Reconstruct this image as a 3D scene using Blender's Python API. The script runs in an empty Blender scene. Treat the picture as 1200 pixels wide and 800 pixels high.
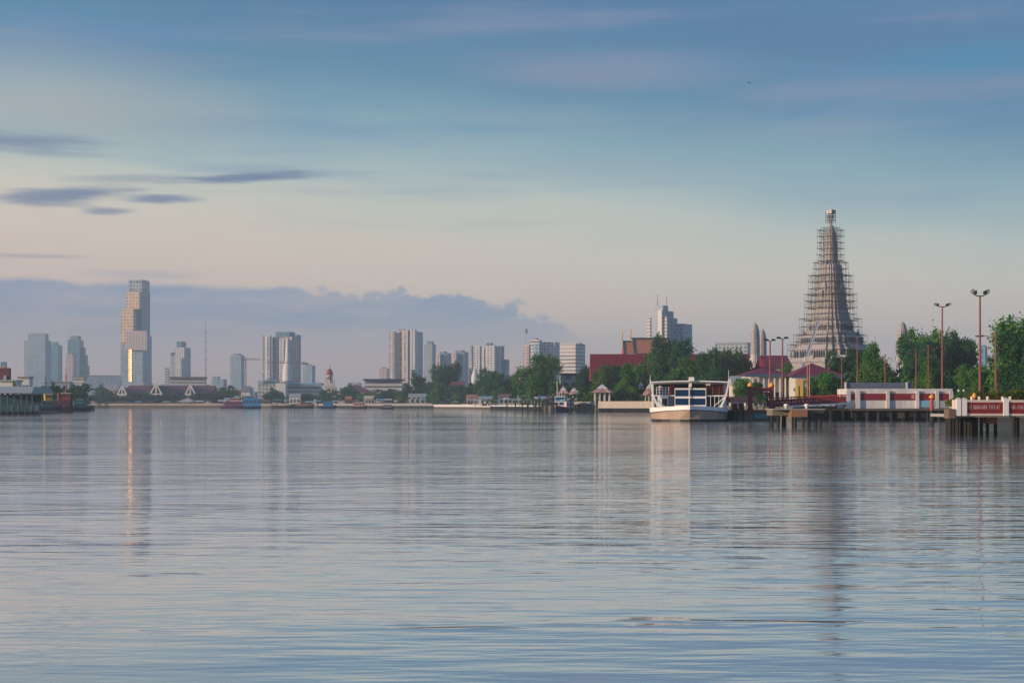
import bpy, bmesh, math, random
import numpy as np
from mathutils import Vector, Matrix
random.seed(7)
R = math.radians
sc = bpy.context.scene
COL = sc.collection
F, HZ, CH, GZ = 1667.0, 474.5, 2.4, 2.2      # focal length in photo pixels, horizon row, eye height, bank level

def wx(px, Y): return (px - 600) / F * Y
def wz(py, Y): return CH + (HZ - py) / F * Y
def W(px, py, Y): return Vector((wx(px, Y), Y, wz(py, Y)))
def wl(py): return CH * F / (py - HZ)          # distance of a waterline row

# ------------------------------------------------------------------ camera
cam = bpy.data.cameras.new('camera'); cam.lens = 50.0; cam.sensor_width = 36.0
cam.shift_y = (HZ - 400) / 1200.0; cam.clip_start = 0.3; cam.clip_end = 30000
co = bpy.data.objects.new('camera', cam); COL.objects.link(co)
co.location = (0, 0, CH); co.rotation_euler = (R(90), 0, 0); sc.camera = co

# ------------------------------------------------------------------ sun + sky
SUN_EL = R(9.0)
SUN_AZ = math.atan2(-0.93, -0.37)              # measured from +Y towards +X
sd = Vector((math.sin(SUN_AZ) * math.cos(SUN_EL), math.cos(SUN_AZ) * math.cos(SUN_EL), math.sin(SUN_EL)))
sl = bpy.data.lights.new('sun', 'SUN'); sl.energy = 4.0; sl.angle = R(0.6); sl.color = (1.0, 0.72, 0.50)
so = bpy.data.objects.new('sun', sl); COL.objects.link(so)
so.rotation_euler = sd.to_track_quat('Z', 'Y').to_euler(); so.location = (-300, -200, 200)

class NT:
    """tiny helper to write node expressions"""
    def __init__(s, tree): s.t = tree; s.n = tree.nodes; s.l = tree.links
    def new(s, typ, **kw):
        n = s.n.new(typ)
        for k, v in kw.items(): setattr(n, k, v)
        return n
    def put(s, sock, v):
        if isinstance(v, bpy.types.NodeSocket): s.l.new(v, sock)
        elif v is not None: sock.default_value = v
    def m(s, op, a, b=None, c=None, clamp=False):
        n = s.new('ShaderNodeMath', operation=op); n.use_clamp = clamp
        s.put(n.inputs[0], a); s.put(n.inputs[1], b)
        if c is not None: s.put(n.inputs[2], c)
        return n.outputs[0]
    def v(s, op, a, b=None, scale=None):
        n = s.new('ShaderNodeVectorMath', operation=op); s.put(n.inputs[0], a)
        if b is not None: s.put(n.inputs[1], b)
        if scale is not None: s.put(n.inputs['Scale'], scale)
        return n.outputs['Value'] if op in ('LENGTH', 'DOT_PRODUCT') else n.outputs[0]
    def xyz(s, v):
        n = s.new('ShaderNodeSeparateXYZ'); s.put(n.inputs[0], v); return n.outputs
    def vec(s, x, y, z):
        n = s.new('ShaderNodeCombineXYZ'); s.put(n.inputs[0], x); s.put(n.inputs[1], y); s.put(n.inputs[2], z); return n.outputs[0]
    def noise(s, v, scale=5, detail=2, rough=0.5, col=False):
        n = s.new('ShaderNodeTexNoise'); s.put(n.inputs['Vector'], v); s.put(n.inputs['Scale'], scale)
        n.inputs['Detail'].default_value = detail; n.inputs['Roughness'].default_value = rough
        return n.outputs['Color' if col else 'Fac']
    def ss(s, x, a, b):      # smoothstep
        n = s.new('ShaderNodeMapRange', interpolation_type='SMOOTHSTEP'); s.put(n.inputs['Value'], x)
        s.put(n.inputs['From Min'], a); s.put(n.inputs['From Max'], b); return n.outputs[0]
    def mix(s, f, a, b, blend='MIX'):
        n = s.new('ShaderNodeMix', data_type='RGBA', blend_type=blend); s.put(n.inputs[0], f)
        for k, c in ((6, a), (7, b)):
            if isinstance(c, tuple): c = tuple(c)[:3] + (1,)
            s.put(n.inputs[k], c)
        return n.outputs[2]
    def ramp(s, x, stops, interp='LINEAR'):
        n = s.new('ShaderNodeValToRGB'); s.put(n.inputs[0], x); cr = n.color_ramp; cr.interpolation = interp
        while len(cr.elements) < len(stops): cr.elements.new(0.5)
        for e, (p, c) in zip(cr.elements, stops): e.position = p; e.color = tuple(c) + (1,)
        return n.outputs[0]

def lin(r, g, b, k=1.0):
    f = lambda c: ((c/255 + 0.055) / 1.055) ** 2.4 if c > 10 else c/255/12.92
    return (f(r)*k, f(g)*k, f(b)*k)

w = bpy.data.worlds.new('World'); sc.world = w; w.use_nodes = True
t = NT(w.node_tree); w.node_tree.nodes.clear()
sky = t.new('ShaderNodeTexSky', sky_type='NISHITA', sun_disc=False)
sky.sun_elevation = SUN_EL; sky.sun_rotation = SUN_AZ % (2*math.pi)
sky.altitude = 0; sky.air_density = 1.2; sky.dust_density = 2.0; sky.ozone_density = 2.5
BG = 0.1
d = t.v('NORMALIZE', t.new('ShaderNodeTexCoord').outputs['Generated'])
x, y, z = t.xyz(d)
hyp = t.m('SQRT', t.m('ADD', t.m('MULTIPLY', x, x), t.m('MULTIPLY', y, y)))
el = t.m('DIVIDE', z, t.m('MAXIMUM', hyp, 0.02))          # tan(elevation)
az = t.m('ARCTAN2', x, y)                                  # radians, + to the right
ev = lambda py: (HZ - py) / F
# broad undulation of the thin high cloud sheet
wob = t.noise(t.vec(t.m('MULTIPLY', az, 2.2), t.m('MULTIPLY', el, 9.0), 0.3), 1.6, 3, 0.55)
wob2 = t.noise(t.vec(t.m('MULTIPLY', az, 1.6), t.m('MULTIPLY', el, 16.0), 4.7), 2.2, 4, 0.55)
elw = t.m('ADD', el, t.m('MULTIPLY', t.m('SUBTRACT', wob, 0.5), 0.05))
elr = t.m('ADD', elw, t.m('MULTIPLY', t.m('MAXIMUM', t.m('MINIMUM', az, 0.6), -0.6), 0.095))          # the blue comes lower on the right
rs = lambda py: max(0.0, ev(py) / 0.5)
K = 1/BG
veil = t.ramp(t.m('DIVIDE', t.m('ABSOLUTE', elr), 0.5), [
    (0.0, lin(196, 168, 162)), (rs(430), lin(214, 172, 160)), (rs(385), lin(211, 184, 169)), (rs(330), lin(209, 190, 172)),
    (rs(280), lin(199, 191, 174)), (rs(240), lin(176, 184, 175)), (rs(205), lin(142, 166, 171)),
    (rs(165), lin(112, 150, 164)), (rs(100), lin(64, 118, 149)), (rs(20), lin(50, 101, 142)),
    (0.85, lin(56, 108, 156)), (1.0, lin(72, 126, 180))])
veil = t.v('SCALE', veil, scale=K)
vmix = t.ramp(t.m('DIVIDE', el, 3.0), [(0.0, (0.93,)*3), (0.12, (0.88,)*3), (0.5, (0.6,)*3), (1.0, (0.7,)*3)])
col = t.mix(vmix, sky.outputs[0], veil)
# pink / mauve streaks of thin cloud in the upper sky
st = t.m('MULTIPLY', t.ss(wob2, 0.50, 0.72), t.m('MULTIPLY', t.ss(el, ev(250), ev(120)), 0.42))
col = t.mix(st, col, tuple(c*K for c in lin(124, 130, 156)))
st2 = t.m('MULTIPLY', t.ss(t.noise(t.vec(t.m('MULTIPLY', az, 2.0), t.m('MULTIPLY', el, 20.0), 9.1), 1.9, 3, 0.5), 0.52, 0.75),
          t.m('MULTIPLY', t.ss(el, ev(300), ev(190)), 0.5))
col = t.mix(st2, col, tuple(c*K for c in lin(52, 112, 158)))
# warm thin patch high on the left
def blob(px, py, rx, ry, soft=0.6, nz=0.5, nsc=(30, 110), tilt=0.0):
    a0 = math.atan((px-600)/F); e0 = ev(py) * math.cos(a0)
    dx = t.m('DIVIDE', t.m('SUBTRACT', az, a0), rx/F); dy = t.m('DIVIDE', t.m('SUBTRACT', t.m('SUBTRACT', el, e0), t.m('MULTIPLY', t.m('SUBTRACT', az, a0), tilt)), ry/F)
    rr = t.m('SQRT', t.m('ADD', t.m('MULTIPLY', dx, dx), t.m('MULTIPLY', dy, dy)))
    n = t.noise(t.vec(t.m('MULTIPLY', az, nsc[0]), t.m('MULTIPLY', el, nsc[1]), px*0.13), 1.0, 4, 0.6)
    rr = t.m('ADD', rr, t.m('MULTIPLY', t.m('SUBTRACT', n, 0.5), nz*2))
    return t.m('SUBTRACT', 1.0, t.ss(rr, 1.0-soft, 1.0+soft*0.3))
col = t.mix(t.m('MULTIPLY', blob(70, 122, 240, 52, 0.95, 0.35, (6, 18)), 0.6), col, tuple(c*K for c in lin(160, 156, 154)))
col = t.mix(t.m('MULTIPLY', blob(700, 85, 190, 26, 0.95, 0.5, (6, 30)), 0.45), col, tuple(c*K for c in lin(134, 132, 152)))
col = t.mix(t.m('MULTIPLY', blob(1160, 68, 130, 26, 0.95, 0.35, (6, 30)), 0.75), col, tuple(c*K for c in lin(38, 116, 152)))
# low cumulus bank on the left third of the horizon, its top stepping down to the right
topn = t.noise(t.vec(t.m('MULTIPLY', az, 46.0), t.m('MULTIPLY', el, 60.0), 2.2), 1.0, 5, 0.62)
topb = t.noise(t.vec(t.m('MULTIPLY', az, 9.0), 0.0, 5.5), 1.0, 2, 0.5)
azx = t.m('MULTIPLY', t.m('TANGENT', az), F)                # photo column offset from the middle
drop = t.m('MULTIPLY', t.ss(azx, -90, 130), 0.034)
lift = t.m('MULTIPLY', t.ss(azx, -520, -100), 0.004)
top = t.m('SUBTRACT', t.m('ADD', 0.0855, t.m('MULTIPLY', t.m('SUBTRACT', topb, 0.5), 0.012)), drop)
top = t.m('SUBTRACT', t.m('ADD', top, t.m('MULTIPLY', t.m('SUBTRACT', topn, 0.5), t.m('ADD', 0.006, t.m('MULTIPLY', t.ss(azx, -330, -150), 0.034)))), lift)
bank = t.ss(t.m('SUBTRACT', top, el), -0.001, 0.0045)
bank = t.m('MULTIPLY', bank, t.ss(el, ev(436), ev(366)))
bank = t.m('MULTIPLY', bank, t.m('SUBTRACT', 1.0, t.ss(azx, 20, 150)))
bank = t.m('MULTIPLY', bank, t.ss(az, -1.1, -0.5))
bin_ = t.noise(t.vec(t.m('MULTIPLY', az, 14.0), t.m('MULTIPLY', el, 75.0), 6.1), 1.0, 4, 0.6)
col = t.mix(t.m('MULTIPLY', bank, t.m('ADD', 0.62, t.m('MULTIPLY', t.ss(bin_, 0.3, 0.7), 0.32))), col, tuple(c*K for c in lin(104, 132, 164)))
# softer lilac haze shoulders of the bank
col = t.mix(t.m('MULTIPLY', blob(170, 322, 70, 7, 0.9, 0.4), 0.45), col, tuple(c*K for c in lin(138, 148, 166)))
for (px, py, rx, ry, s, tl) in ((30, 165, 96, 12, 0.75, 0.0), (70, 230, 88, 12, 0.9, 0.09), (292, 208, 100, 6.5, 0.95, 0.085), (182, 233, 44, 7, 0.85, 0.03),
                            (124, 247, 34, 5, 0.7, 0.04), (150, 209, 80, 6, 0.4, 0.06), (40, 300, 70, 3, 0.35, 0.0), (60, 180, 70, 4, 0.35, 0.0)):
    col = t.mix(t.m('MULTIPLY', blob(px, py, rx, ry, 0.75, 0.75, (17, 170), tl), s), col, tuple(c*K for c in lin(84, 106, 138)))
# unseen sky right of and behind the view, darkened to turn shaded sides bluer
anti = t.m('MULTIPLY', t.ss(az, 0.42, 1.0), t.m('SUBTRACT', 1.0, t.ss(az, 2.5, 3.1)))
anti = t.m('MULTIPLY', anti, t.m('SUBTRACT', 1.0, t.ss(el, 0.9, 2.2)))
col = t.mix(t.m('MULTIPLY', anti, 0.85), col, tuple(c*K for c in lin(66, 104, 146)))
bg = t.new('ShaderNodeBackground'); t.put(bg.inputs[0], col); bg.inputs[1].default_value = BG
t.l.new(bg.outputs[0], t.new('ShaderNodeOutputWorld').inputs[0])

sc.view_settings.view_transform = 'Standard'; sc.view_settings.look = 'None'
sc.view_settings.exposure = 0.47; sc.view_settings.gamma = 1.0; sc.view_settings.use_curve_mapping = False
sc.cycles.use_denoising = True; sc.cycles.max_bounces = 6; sc.cycles.volume_bounces = 0
sc.cycles.diffuse_bounces = 2; sc.cycles.glossy_bounces = 3; sc.cycles.transmission_bounces = 2
sc.cycles.caustics_reflective = False; sc.cycles.caustics_refractive = False
sc.cycles.sample_clamp_indirect = 6.0

# ------------------------------------------------------------------ materials
MATS = {}
def pbr(name, col, rough=0.8, metal=0.0, var=0.18, nscale=0.8, spec=0.35, streak=False):
    if name in MATS: return MATS[name]
    m = bpy.data.materials.new(name); m.use_nodes = True; n = NT(m.node_tree)
    b = m.node_tree.nodes['Principled BSDF']
    tc = n.new('ShaderNodeTexCoord').outputs['Object']
    if streak: tc = n.v('MULTIPLY', tc, (1.0, 1.0, 0.18))
    f = n.noise(tc, nscale, 5, 0.6); f2 = n.noise(tc, nscale*6.3, 3, 0.6)
    k = n.m('ADD', 1.0 - var*0.9, n.m('ADD', n.m('MULTIPLY', f, var*1.2), n.m('MULTIPLY', f2, var*0.6)))
    n.put(b.inputs['Base Color'], n.v('SCALE', tuple(col), scale=k))
    b.inputs['Roughness'].default_value = rough; b.inputs['Metallic'].default_value = metal
    b.inputs['Specular IOR Level'].default_value = spec
    MATS[name] = m; return m

def facade(name, wall, glass, cw=3.4, chh=3.2, fw=0.55, fh=0.5, strip=None, rough=0.25, gspec=0.5):
    """wall with a grid of window openings worked out in the building's own space"""
    if name in MATS: return MATS[name]
    m = bpy.data.materials.new(name); m.use_nodes = True; n = NT(m.node_tree)
    b = m.node_tree.nodes['Principled BSDF']
    tc = n.new('ShaderNodeTexCoord'); X, Y, Z = n.xyz(tc.outputs['Object']); NX, NY, NZ = n.xyz(tc.outputs['Normal'])
    ax, ay = n.m('ABSOLUTE', NX), n.m('ABSOLUTE', NY)
    side = n.m('GREATER_THAN', ax, ay)
    u = n.m('ADD', n.m('MULTIPLY', X, n.m('SUBTRACT', 1.0, side)), n.m('MULTIPLY', Y, side))
    ud, zd = n.m('DIVIDE', n.m('ADD', u, 500.0), cw), n.m('DIVIDE', Z, chh)
    fu, fz = n.m('FRACT', ud), n.m('FRACT', zd)
    iu, iz = n.m('FLOOR', ud), n.m('FLOOR', zd)
    mu = n.m('LESS_THAN', n.m('ABSOLUTE', n.m('SUBTRACT', fu, 0.5)), fw/2)
    mz = n.m('LESS_THAN', n.m('ABSOLUTE', n.m('SUBTRACT', fz, 0.5)), fh/2)
    msk = n.m('MULTIPLY', mu, mz)
    msk = n.m('MULTIPLY', msk, n.m('LESS_THAN', n.m('ABSOLUTE', NZ), 0.5))
    wn = n.new('ShaderNodeTexWhiteNoise', noise_dimensions='2D'); n.put(wn.inputs['Vector'], n.vec(iu, iz, 0.0))
    rv = wn.outputs[0]
    g = n.mix(n.m('MULTIPLY', n.m('GREATER_THAN', rv, 0.72), 0.55), glass, tuple(0.5*(a+c) for a, c in zip(glass, wall)))
    g = n.v('SCALE', g, scale=n.m('ADD', 0.75, n.m('MULTIPLY', rv, 0.5)))
    wv = n.noise(n.vec(n.m('MULTIPLY', X, 0.12), n.m('MULTIPLY', Y, 0.12), n.m('MULTIPLY', Z, 0.03)), 1.0, 4, 0.6)
    wc = n.v('SCALE', tuple(wall), scale=n.m('ADD', 0.8, n.m('MULTIPLY', wv, 0.4)))
    if strip:      # coloured vertical bays: (period, share, colour)
        s = n.m('LESS_THAN', n.m('FRACT', n.m('DIVIDE', n.m('ADD', u, 500.0), strip[0])), strip[1])
        wc = n.mix(s, wc, tuple(strip[2]))
    n.put(b.inputs['Base Color'], n.mix(msk, wc, g))
    n.put(b.inputs['Roughness'], n.m('SUBTRACT', 0.85, n.m('MULTIPLY', msk, 0.85-rough)))
    b.inputs['Specular IOR Level'].default_value = gspec
    MATS[name] = m; return m

def leafmat(name, c1, c2):
    m = bpy.data.materials.new(name); m.use_nodes = True; n = NT(m.node_tree)
    b = m.node_tree.nodes['Principled BSDF']
    geo = n.new('ShaderNodeNewGeometry'); oi = n.new('ShaderNodeObjectInfo')
    p = n.v('MULTIPLY', geo.outputs['Position'], (0.35, 0.35, 0.35))
    f = n.noise(p, 1.0, 3, 0.6)
    wn = n.new('ShaderNodeTexWhiteNoise', noise_dimensions='1D'); n.put(wn.inputs['W'], geo.outputs['Random Per Island'])
    k = n.m('ADD', n.m('MULTIPLY', n.m('SUBTRACT', f, 0.5), 1.6), n.m('MULTIPLY', wn.outputs[0], 0.8), clamp=True)
    c = n.mix(k, c1, c2)
    c = n.v('SCALE', c, scale=n.m('ADD', 0.75, n.m('MULTIPLY', oi.outputs['Random'], 0.5)))
    n.put(b.inputs['Base Color'], c)
    b.inputs['Roughness'].default_value = 0.7; b.inputs['Specular IOR Level'].default_value = 0.08
    tr = n.new('ShaderNodeBsdfTranslucent'); n.put(tr.inputs[0], n.v('MULTIPLY', c, (1.3, 1.5, 0.5)))
    mx = n.new('ShaderNodeMixShader'); mx.inputs[0].default_value = 0.25
    n.l.new(b.outputs[0], mx.inputs[1]); n.l.new(tr.outputs[0], mx.inputs[2])
    n.l.new(mx.outputs[0], m.node_tree.nodes['Material Output'].inputs[0]); MATS[name] = m; return m

LEAF = leafmat('leaf_green', (0.022, 0.120, 0.038), (0.150, 0.290, 0.040))
LEAFD = leafmat('leaf_dark', (0.014, 0.080, 0.050), (0.065, 0.170, 0.050))
LEAFY = leafmat('leaf_yellow', (0.09, 0.14, 0.03), (0.20, 0.20, 0.04))
BARK = pbr('bark', (0.10, 0.075, 0.055))
WHITE = pbr('white_paint', (0.72, 0.70, 0.66), 0.6, var=0.25, nscale=1.2, streak=True)
PWHITE = pbr('pier_white', (0.58, 0.57, 0.54), 0.75, var=0.7, nscale=0.9, streak=True)
BWHITE = pbr('boat_white', (0.78, 0.78, 0.77), 0.4, var=0.18, nscale=0.8, streak=True)
CREAM = pbr('cream_plaster', (0.60, 0.52, 0.42), var=0.3, nscale=0.5, streak=True)
CONC = pbr('concrete', (0.33, 0.31, 0.28), var=0.4, nscale=0.7, streak=True)
DCONC = pbr('dark_concrete', (0.10, 0.085, 0.07), var=0.7, nscale=1.5)  # plain darker concrete for footings, decks and back sheets
PILE = pbr('dark_pile', (0.022, 0.024, 0.024), var=0.6, nscale=2)  # near-black, with the shade under the piers put into the colour
MAROON = pbr('maroon_paint', (0.20, 0.018, 0.022), 0.5, var=0.3, nscale=1.5)
RED = pbr('red_paint', (0.42, 0.05, 0.045), 0.5, var=0.25)
REDROOF = pbr('red_roof', (0.19, 0.013, 0.028), 0.6, var=0.3, nscale=0.4)
TERRA = pbr('terracotta_tile', (0.46, 0.19, 0.11), 0.7, var=0.4, nscale=0.6)
BROWNROOF = pbr('brown_roof', (0.17, 0.055, 0.07), 0.8, var=0.4, nscale=0.2)
GREENTILE = pbr('green_tile', (0.035, 0.09, 0.07), 0.5)
TEALROOF = pbr('teal_roof', (0.03, 0.17, 0.16), 0.6)
GREYROOF = pbr('grey_roof', (0.34, 0.38, 0.36), 0.6)
GOLD = pbr('gold_paint', (0.72, 0.36, 0.05), 0.5)
YEL = pbr('yellow_paint', (0.75, 0.48, 0.12), 0.6, var=0.3, nscale=1.5)
RUST = pbr('rust_hull', (0.36, 0.27, 0.20), 0.7, var=0.6, nscale=0.6, streak=True)
DBLUE = pbr('dark_blue_paint', (0.012, 0.03, 0.06), 0.4)
BLUE = pbr('blue_paint', (0.03, 0.22, 0.45), 0.5)
LBLUE = pbr('light_blue_paint', (0.2, 0.42, 0.55), 0.5)
TEAL = pbr('teal_paint', (0.03, 0.20, 0.20), 0.5)
PURPLE = pbr('purple_paint', (0.18, 0.05, 0.12), 0.6)
BLACK = pbr('black_paint', (0.015, 0.016, 0.02), 0.5)
GREY = pbr('grey_metal', (0.25, 0.26, 0.28), 0.5, 0.3)
SCAF = pbr('scaffold_steel', (0.15, 0.13, 0.12), 0.6, 0.2)
LAMPRED = pbr('red_brown_pole', (0.24, 0.075, 0.065), 0.5)
WOOD = pbr('dark_wood', (0.09, 0.06, 0.04), var=0.5, nscale=2)
STONE = pbr('porcelain_stone', (0.37, 0.355, 0.35), 0.8, var=0.8, nscale=0.9)
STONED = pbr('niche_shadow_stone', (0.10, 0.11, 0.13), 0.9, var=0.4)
GLASSB = pbr('blue_cabin_glass', (0.004, 0.032, 0.085), 0.3, spec=0.15, var=0.5, nscale=0.4)
SKIN = pbr('skin', (0.35, 0.2, 0.13), 0.6); CLOTH = pbr('navy_cloth', (0.03, 0.05, 0.12), 0.9); SHIRT = pbr('pale_shirt', (0.45, 0.47, 0.5), 0.9)
PINKT = pbr('pink_cloth', (0.55, 0.22, 0.2), 0.9)
EARTH = pbr('bank_earth', (0.12, 0.12, 0.08), var=0.5, nscale=0.05)

# ------------------------------------------------------------------ mesh + object helpers
class MB:
    def __init__(s): s.v = []; s.f = []
    def add(s, vs, fs):
        k = len(s.v); s.v += [tuple(p) for p in vs]; s.f += [tuple(i+k for i in f) for f in fs]; return s
    def box(s, x0, x1, y0, y1, z0, z1):
        return s.add([(x0,y0,z0),(x1,y0,z0),(x1,y1,z0),(x0,y1,z0),(x0,y0,z1),(x1,y0,z1),(x1,y1,z1),(x0,y1,z1)],
                     [(0,3,2,1),(4,5,6,7),(0,1,5,4),(1,2,6,5),(2,3,7,6),(3,0,4,7)])
    def tube(s, p, q, r, n=6, r2=None):
        p, q = Vector(p), Vector(q); r2 = r if r2 is None else r2
        a = (q-p).normalized(); u = a.orthogonal().normalized(); w_ = a.cross(u)
        vs = []
        for c, rr in ((p, r), (q, r2)):
            for i in range(n):
                an = 2*math.pi*i/n; vs.append(c + u*math.cos(an)*rr + w_*math.sin(an)*rr)
        fs = [(i, (i+1) % n, n+(i+1) % n, n+i) for i in range(n)] + [tuple(range(n))[::-1], tuple(range(n, 2*n))]
        return s.add(vs, fs)
    def loft(s, rings, cap=True):
        n = len(rings[0]); vs = [p for r_ in rings for p in r_]; fs = []
        for k in range(len(rings)-1):
            for i in range(n): fs.append((k*n+i, k*n+(i+1) % n, (k+1)*n+(i+1) % n, (k+1)*n+i))
        if cap: fs += [tuple(range(n))[::-1], tuple(range((len(rings)-1)*n, len(rings)*n))]
        return s.add(vs, fs)
    def lathe(s, prof, cx=0, cy=0, n=12):
        return s.loft([[(cx+r*math.cos(2*math.pi*i/n), cy+r*math.sin(2*math.pi*i/n), z) for i in range(n)] for r, z in prof])
    def gable(s, x0, x1, y0, y1, z0, z1, axis='x', over=0.0):
        if axis == 'x':   # ridge runs along x
            ym = (y0+y1)/2; x0 -= over; x1 += over
            return s.add([(x0,y0,z0),(x1,y0,z0),(x1,y1,z0),(x0,y1,z0),(x0,ym,z1),(x1,ym,z1)], [(0,3,2,1),(0,1,5,4),(2,3,4,5),(0,4,3),(1,2,5)])
        xm = (x0+x1)/2
        return s.add([(x0,y0,z0),(x1,y0,z0),(x1,y1,z0),(x0,y1,z0),(xm,y0,z1),(xm,y1,z1)], [(0,3,2,1),(0,1,4),(1,2,5,4),(2,3,5),(3,0,4,5)])
    def hip(s, x0, x1, y0, y1, z0, z1, inset=None):
        ym = (y0+y1)/2; i = inset if inset is not None else min((y1-y0)/2, (x1-x0)/2*0.98)
        return s.add([(x0,y0,z0),(x1,y0,z0),(x1,y1,z0),(x0,y1,z0),(x0+i,ym,z1),(x1-i,ym,z1)], [(0,3,2,1),(0,1,5,4),(1,2,5),(2,3,4,5),(3,0,4)])
    def build(s, name, mat, parent=None, label=None, smooth=False):
        me = bpy.data.meshes.new(name); me.from_pydata(s.v, [], s.f); me.materials.append(mat)
        bm = bmesh.new(); bm.from_mesh(me); bmesh.ops.recalc_face_normals(bm, faces=bm.faces); bm.to_mesh(me); bm.free()
        if smooth:
            for p in me.polygons: p.use_smooth = True
        o = bpy.data.objects.new(name, me); COL.objects.link(o)
        if parent is not None: o.parent = parent
        if label: o['label'] = label
        return o

def tag(o, label, cat, group=None, kind=None):
    if label: o['label'] = label
    if cat: o['category'] = cat
    if group: o['group'] = group
    if kind: o['kind'] = kind
    return o
def thing(name, label, cat, loc, rz=0.0, group=None):
    o = bpy.data.objects.new(name, None); COL.objects.link(o); o.empty_display_size = 0.5
    o.location = loc; o.rotation_euler = (0, 0, rz); return tag(o, label, cat, group)
def copy_tree(o, parent=None):
    c = o.copy(); COL.objects.link(c); c.parent = parent
    for ch in [k for k in bpy.data.objects if k.parent == o]: copy_tree(ch, c)
    return c

def B(x0, x1, y0, y1, z0, z1): return MB().box(x0, x1, y0, y1, z0, z1)

# ------------------------------------------------------------------ ground, water, haze
def structure(name, mb, mat):
    o = mb.build(name, mat); o['kind'] = 'structure'; return o
def land(name, pts, z, mat):
    n = len(pts); m = MB()
    m.add([(a, b, -2.0) for a, b in pts] + [(a, b, z) for a, b in pts],
          [tuple(range(n, 2*n))] + [(i, (i+1) % n, n+(i+1) % n, n+i) for i in range(n)])
    return structure(name, m, mat)
land('far_bank_ground', [(75, 120), (110, 112), (420, 118), (3900, 300), (3900, 6800), (-3900, 6800), (-3900, 1250), (-600, 1190),
     (-330, 1160), (-200, 1135), (-110, 1120), (-57, 1000), (-50, 940), (-11.5, 766), (-11, 746), (11, 566), (21.3, 490), (28.6, 472), (47, 464), (52, 330), (44, 262), (49, 224), (70, 221), (74, 150)], GZ, EARTH)
land('left_bank_ground', [(-3900, 300), (-170, 400), (-176, 600), (-330, 1000), (-3900, 1100)], GZ, EARTH)

wm = bpy.data.materials.new('river_water'); wm.use_nodes = True; n = NT(wm.node_tree)
b = wm.node_tree.nodes['Principled BSDF']
pos = n.new('ShaderNodeNewGeometry').outputs['Position']
def height(p):
    X, Y, Z = n.xyz(p)
    def layer(sx, sy, amp, det, zz, rot=0.0):
        a, c_ = math.cos(rot), math.sin(rot)
        xr = n.m('ADD', n.m('MULTIPLY', X, a), n.m('MULTIPLY', Y, c_)); yr = n.m('SUBTRACT', n.m('MULTIPLY', Y, a), n.m('MULTIPLY', X, c_))
        q = n.vec(n.m('MULTIPLY', xr, sx), n.m('MULTIPLY', yr, sy), zz)
        return n.m('MULTIPLY', n.noise(q, 1.0, det, 0.5), amp)
    h = n.m('ADD', layer(0.20, 0.50, 0.046, 2, 0.0, 0.06), layer(0.42, 2.0, 0.030, 3, 3.3, -0.05))
    h = n.m('ADD', h, layer(1.2, 5.5, 0.0090, 2, 7.7, 0.10))
    cr = n.ss(n.noise(n.vec(n.m('MULTIPLY', X, 0.30), n.m('ADD', n.m('MULTIPLY', Y, 1.5), n.m('MULTIPLY', X, 0.05)), 12.4), 1.0, 2, 0.5), 0.66, 0.76)
    h = n.m('ADD', h, n.m('MULTIPLY', cr, 0.022))
    return n.m('ADD', h, layer(0.05, 0.10, 0.12, 1, 1.7, 0.2))
E = 0.05
h0 = height(pos); hx = height(n.v('ADD', pos, (E, 0, 0))); hy = height(n.v('ADD', pos, (0, E, 0)))
# calmer and rougher patches (wind) modulate the ripples
patch = n.noise(n.v('MULTIPLY', pos, (0.018, 0.030, 0.0)), 1.0, 3, 0.55)
pk = n.m('ADD', 0.35, n.m('MULTIPLY', n.ss(patch, 0.35, 0.68), 1.15))
WAVE = 1.2
nx = n.m('MULTIPLY', n.m('MULTIPLY', n.m('SUBTRACT', h0, hx), WAVE/E), pk); ny = n.m('MULTIPLY', n.m('MULTIPLY', n.m('SUBTRACT', h0, hy), WAVE/E), pk)
n.put(b.inputs['Normal'], n.v('NORMALIZE', n.vec(nx, ny, 1.0)))
n.put(b.inputs['Base Color'], (0.60, 0.62, 0.60, 1)); b.inputs['Metallic'].default_value = 0.5; b.inputs['Roughness'].default_value = 0.045
b.inputs['IOR'].default_value = 1.7
structure('river_water', MB().add([(-3950, -150, 0), (3950, -150, 0), (3950, 6850, 0), (-3950, 6850, 0)], [(0, 1, 2, 3)]), wm)

HAZE = 0.00022
hz = MB().box(-4000, 4000, -200, 6900, -3.0, 330).build('haze', bpy.data.materials.new('haze_air'))
hz['kind'] = 'stuff'; hm = hz.data.materials[0]; hm.use_nodes = True; nt = hm.node_tree; nt.nodes.clear()
pv = nt.nodes.new('ShaderNodeVolumePrincipled'); pv.inputs['Color'].default_value = (0.69, 0.88, 0.99, 1)
pv.inputs['Density'].default_value = HAZE; pv.inputs['Anisotropy'].default_value = 0.0
nt.links.new(pv.outputs[0], nt.nodes.new('ShaderNodeOutputMaterial').inputs['Volume'])
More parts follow.
